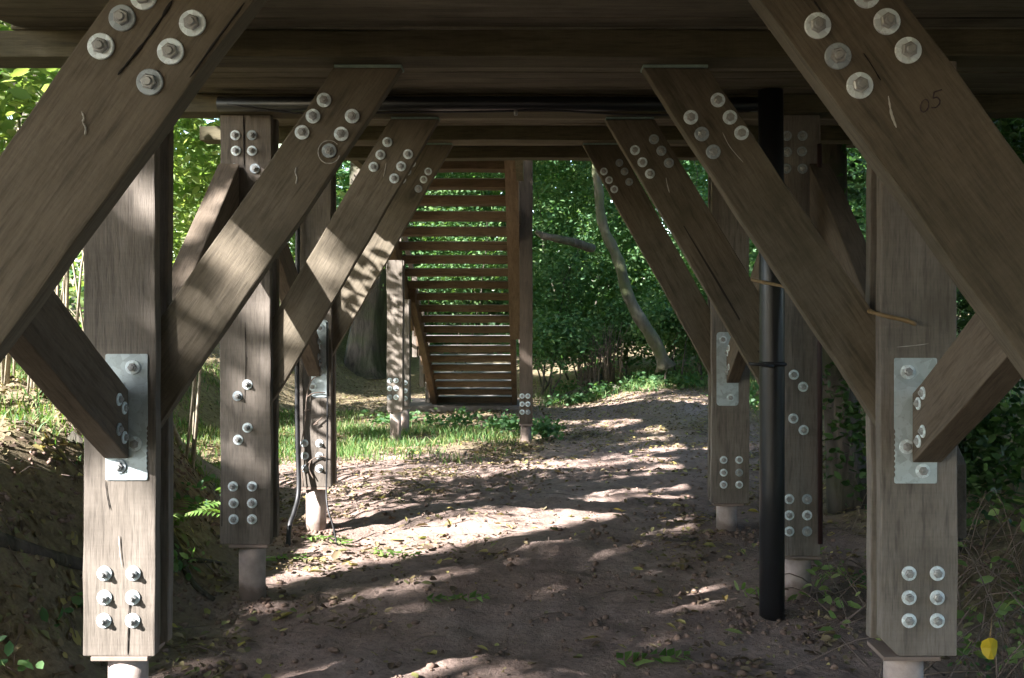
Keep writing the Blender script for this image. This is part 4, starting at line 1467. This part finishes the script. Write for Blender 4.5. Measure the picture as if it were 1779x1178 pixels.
c_ = np.stack([x, y, ground_z(x, y) + r_ * .3], 1)
vv = c_[:, None, :] + iv_[None] * r_[:, None, None] * rng.uniform(.6, 1.25, (n, len(iv_), 1)) * np.array([1.1, 1.1, .8])
ff = if_[None] + (np.arange(n) * len(iv_))[:, None, None]
M_SOIL = simple('soil_crumb', (.2, .14, .11), .95, 0, 40, .35, 0, .1)
tag(add('soil_crumbs', mesh_np('soil_crumbs', vv.reshape(-1, 3), ff.reshape(-1, 3), M_SOIL)), 'loose crumbs of earth strewn over the path', 'soil', kind='stuff')

# low ground plants round the footing and the path edge
P = np.concatenate([clumps((cx, cy, gz(cx, cy) + .12), (rx, ry, .1), 26, 9, .06, 0) for (cx, cy, rx, ry) in
                    ((-.2, 12.2, .6, .9), (-.9, 12.8, .7, .6), (.2, 11.2, .35, .6), (-1.6, 13.2, .5, .5))])
o = foliage('ground_plants', P, rng.uniform(.05, .1, len(P)), M_LEAF_MID, near=True, droop=0.)
tag(o, 'low leafy plants in front of the stair footing', 'plants', kind='stuff')
P = np.concatenate([clumps((cx, cy, gz(cx, cy) + .1), (rx, ry, .12), 30, 9, .06, 0) for (cx, cy, rx, ry) in
                    ((2.9, 13.2, .5, .8), (3.2, 12., .4, .8), (2.4, 15.6, .8, .5), (1.3, 16, .8, .4), (.8, 15.6, .7, .4), (1.9, 16.4, .7, .5), (2.6, 17.2, .9, .6), (1., 17.2, .9, .5))])
o = foliage('ground_plants', P, rng.uniform(.05, .1, len(P)), M_LEAF_MID, near=True, droop=0.)
tag(o, 'low green plants along the right edge of the far path', 'plants', kind='stuff')

P = np.concatenate([clumps((cx, cy, gz(cx, cy) + .03), (rx, ry, .05), 9, 6, .04, 0) for (cx, cy, rx, ry) in
                    ((-1.75, 3.1, .25, .4), (-1.7, 3.9, .2, .5), (-2.2, 3.6, .4, .5), (-1.75, 5.2, .25, .5), (-1.6, 4.5, .12, .3), (1.75, 3.6, .3, .5), (2.2, 4.3, .4, .5), (1.6, 4.8, .2, .3))])
o = foliage('ground_plants', P, rng.uniform(.025, .06, len(P)), M_LEAF_MID, near=True, droop=0.)
tag(o, 'small green seedlings and ivy leaves on the earth banks beside the posts', 'plants', kind='stuff')

# bramble tangle at the right foot
b = Bag()
PL = []
for i in range(190):
    x0_ = random.uniform(1.25, 2.9)
    y0_ = random.uniform(3.0, 5.0) if x0_ > 1.45 else random.uniform(3.5, 4.9)
    g = gz(x0_, y0_)
    L_ = random.uniform(.25, .75)
    a_ = random.uniform(0, 6.28)
    h = random.uniform(.05, .45) * min(1, (x0_ - .9))
    p0 = Vector((x0_, y0_, g))
    p2 = p0 + Vector((L_ * math.cos(a_), L_ * math.sin(a_) * .7, h * .4))
    p2.z = max(p2.z, gz(p2.x, p2.y) + .01)
    p1 = (p0 + p2) / 2 + Vector((random.gauss(0, .05), random.gauss(0, .05), h))
    sp_ = smooth_path([p0, p1, p2], 4)
    b.tube(sp_, [.0034 - .00028 * q for q in range(9)], 4)
    if random.random() < .75:
        PL.append(list(sp_[random.randint(3, 8)]))
br = empty('bramble', (2.0, 4.0, gz(2, 4)), 'tangle of dry bramble stems with a few green leaves round the right posts', 'bramble')
b.build('stem', M_TWIG, br)
PL = np.array(PL)
PL = np.repeat(PL, 5, 0) + rng.normal(0, .03, (len(PL) * 5, 3))
foliage('foliage', PL, rng.uniform(.03, .075, len(PL)), M_LEAF_BRIGHT, br, near=True)
yl = at(1720, 1108, 2.95)
n_ = 10
vv = [(yl.x + .026 * math.cos(R(36 * q)) * (1 + .1 * math.sin(q * 2)), yl.y + .008 * math.cos(R(72 * q)), yl.z - .03 + .033 * math.sin(R(36 * q))) for q in range(n_)] + [(yl.x, yl.y - .006, yl.z - .03)]
ylo = add('leaf', mesh_from('leaf', vv, [(q, (q + 1) % n_, n_) for q in range(n_)], M_YELLOW), None)
tube('stalk', [(yl.x, yl.y, yl.z), (yl.x + .02, yl.y + .03, yl.z + .05)], .0015, M_CANE, ylo, 5)
tag(ylo, 'single round yellow leaf at the lower right edge', 'leaf')

for pts_, lab in (([(-1.95, 3.6, .0), (-1.75, 4.1, 0), (-1.62, 4.6, 0), (-1.5, 5.0, 0)], 'bare root running down the earth bank beside the second left post'),
                  ([(-2.1, 4.6, 0), (-1.85, 4.75, 0), (-1.66, 4.72, 0), (-1.52, 4.55, 0), (-1.4, 4.5, 0)], 'crooked root sticking out of the bank below the fern')):
    pp = smooth_path([(a_, b_, gz(a_, b_) + .012) for a_, b_, c_ in pts_], 4)
    rt = tube('root', pp, [.03 - .022 * i / len(pp) for i in range(len(pp))], M_BARK, None, 9, .1)
    tag(rt, lab, 'root')

# fern on the left bank
fr = empty('fern', (-1.72, 4.9, gz(-1.72, 4.9)), 'small green fern on the bank between the first two left posts', 'fern')
for q in range(6):
    a_ = R(-80 + 60 * q)
    l = random.uniform(.25, .4)
    base = Vector((-1.72, 4.9, gz(-1.72, 4.9)))
    V_, F_ = [], []
    for k in range(16):
        t = k / 15
        p = base + Vector((math.cos(a_) * l * t, math.sin(a_) * l * t, l * (.9 * t - .75 * t * t)))
        side = Vector((-math.sin(a_), math.cos(a_), 0))
        fw = Vector((math.cos(a_), math.sin(a_), 0))
        w = .075 * math.sin(math.pi * min(1, t * .85 + .12))
        for s in (-1, 1):
            i0 = len(V_)
            V_ += [p, p + side * s * w * .6 + fw * .016, p + side * s * w + fw * .012 - Vector((0, 0, w * .25)), p + side * s * w * .55 - fw * .004]
            F_.append((i0, i0 + 1, i0 + 2, i0 + 3))
    add('frond', mesh_from('frond', V_, F_, M_SPRIG), fr)

# fallen green sprigs on the path
labs = ['green leafy sprig lying on the path left of centre', 'pale green fallen sprig at the foot of the creeper post',
        'fallen green sprig beside the second left post', 'green sprig lying in the lower centre of the path', 'yellow green sprig on the path near the right post']
for (px_, py_), lab in zip(((680, 962), (563, 942), (480, 975), (790, 1040), (1130, 1150)), labs):
    Yg = FPX * 1.35 / (py_ - VY)
    c_ = at(px_, py_, Yg)
    a_ = random.uniform(-.5, .5)
    V_, F_ = [], []
    for k in range(9):
        t = k / 8
        p = Vector((c_.x + (t - .5) * .26 * math.cos(a_), c_.y + (t - .5) * .26 * math.sin(a_), 0))
        for s in (-1, 1):
            i0 = len(V_)
            dd = Vector((math.cos(a_ + s * 1.0), math.sin(a_ + s * 1.0), 0)) * random.uniform(.05, .085)
            sd = Vector((-dd.y, dd.x, 0)) * .2
            for v_ in (p, p + dd * .45 + sd, p + dd, p + dd * .45 - sd):
                V_.append((v_.x, v_.y, gz(v_.x, v_.y) + .012 + .02 * random.random()))
            F_ += [(i0, i0 + 1, i0 + 2), (i0, i0 + 2, i0 + 3)]
    tag(add('leafy_sprig', mesh_from('leafy_sprig', V_, F_, M_SPRIG)), lab, 'sprig', 'fallen green sprigs')
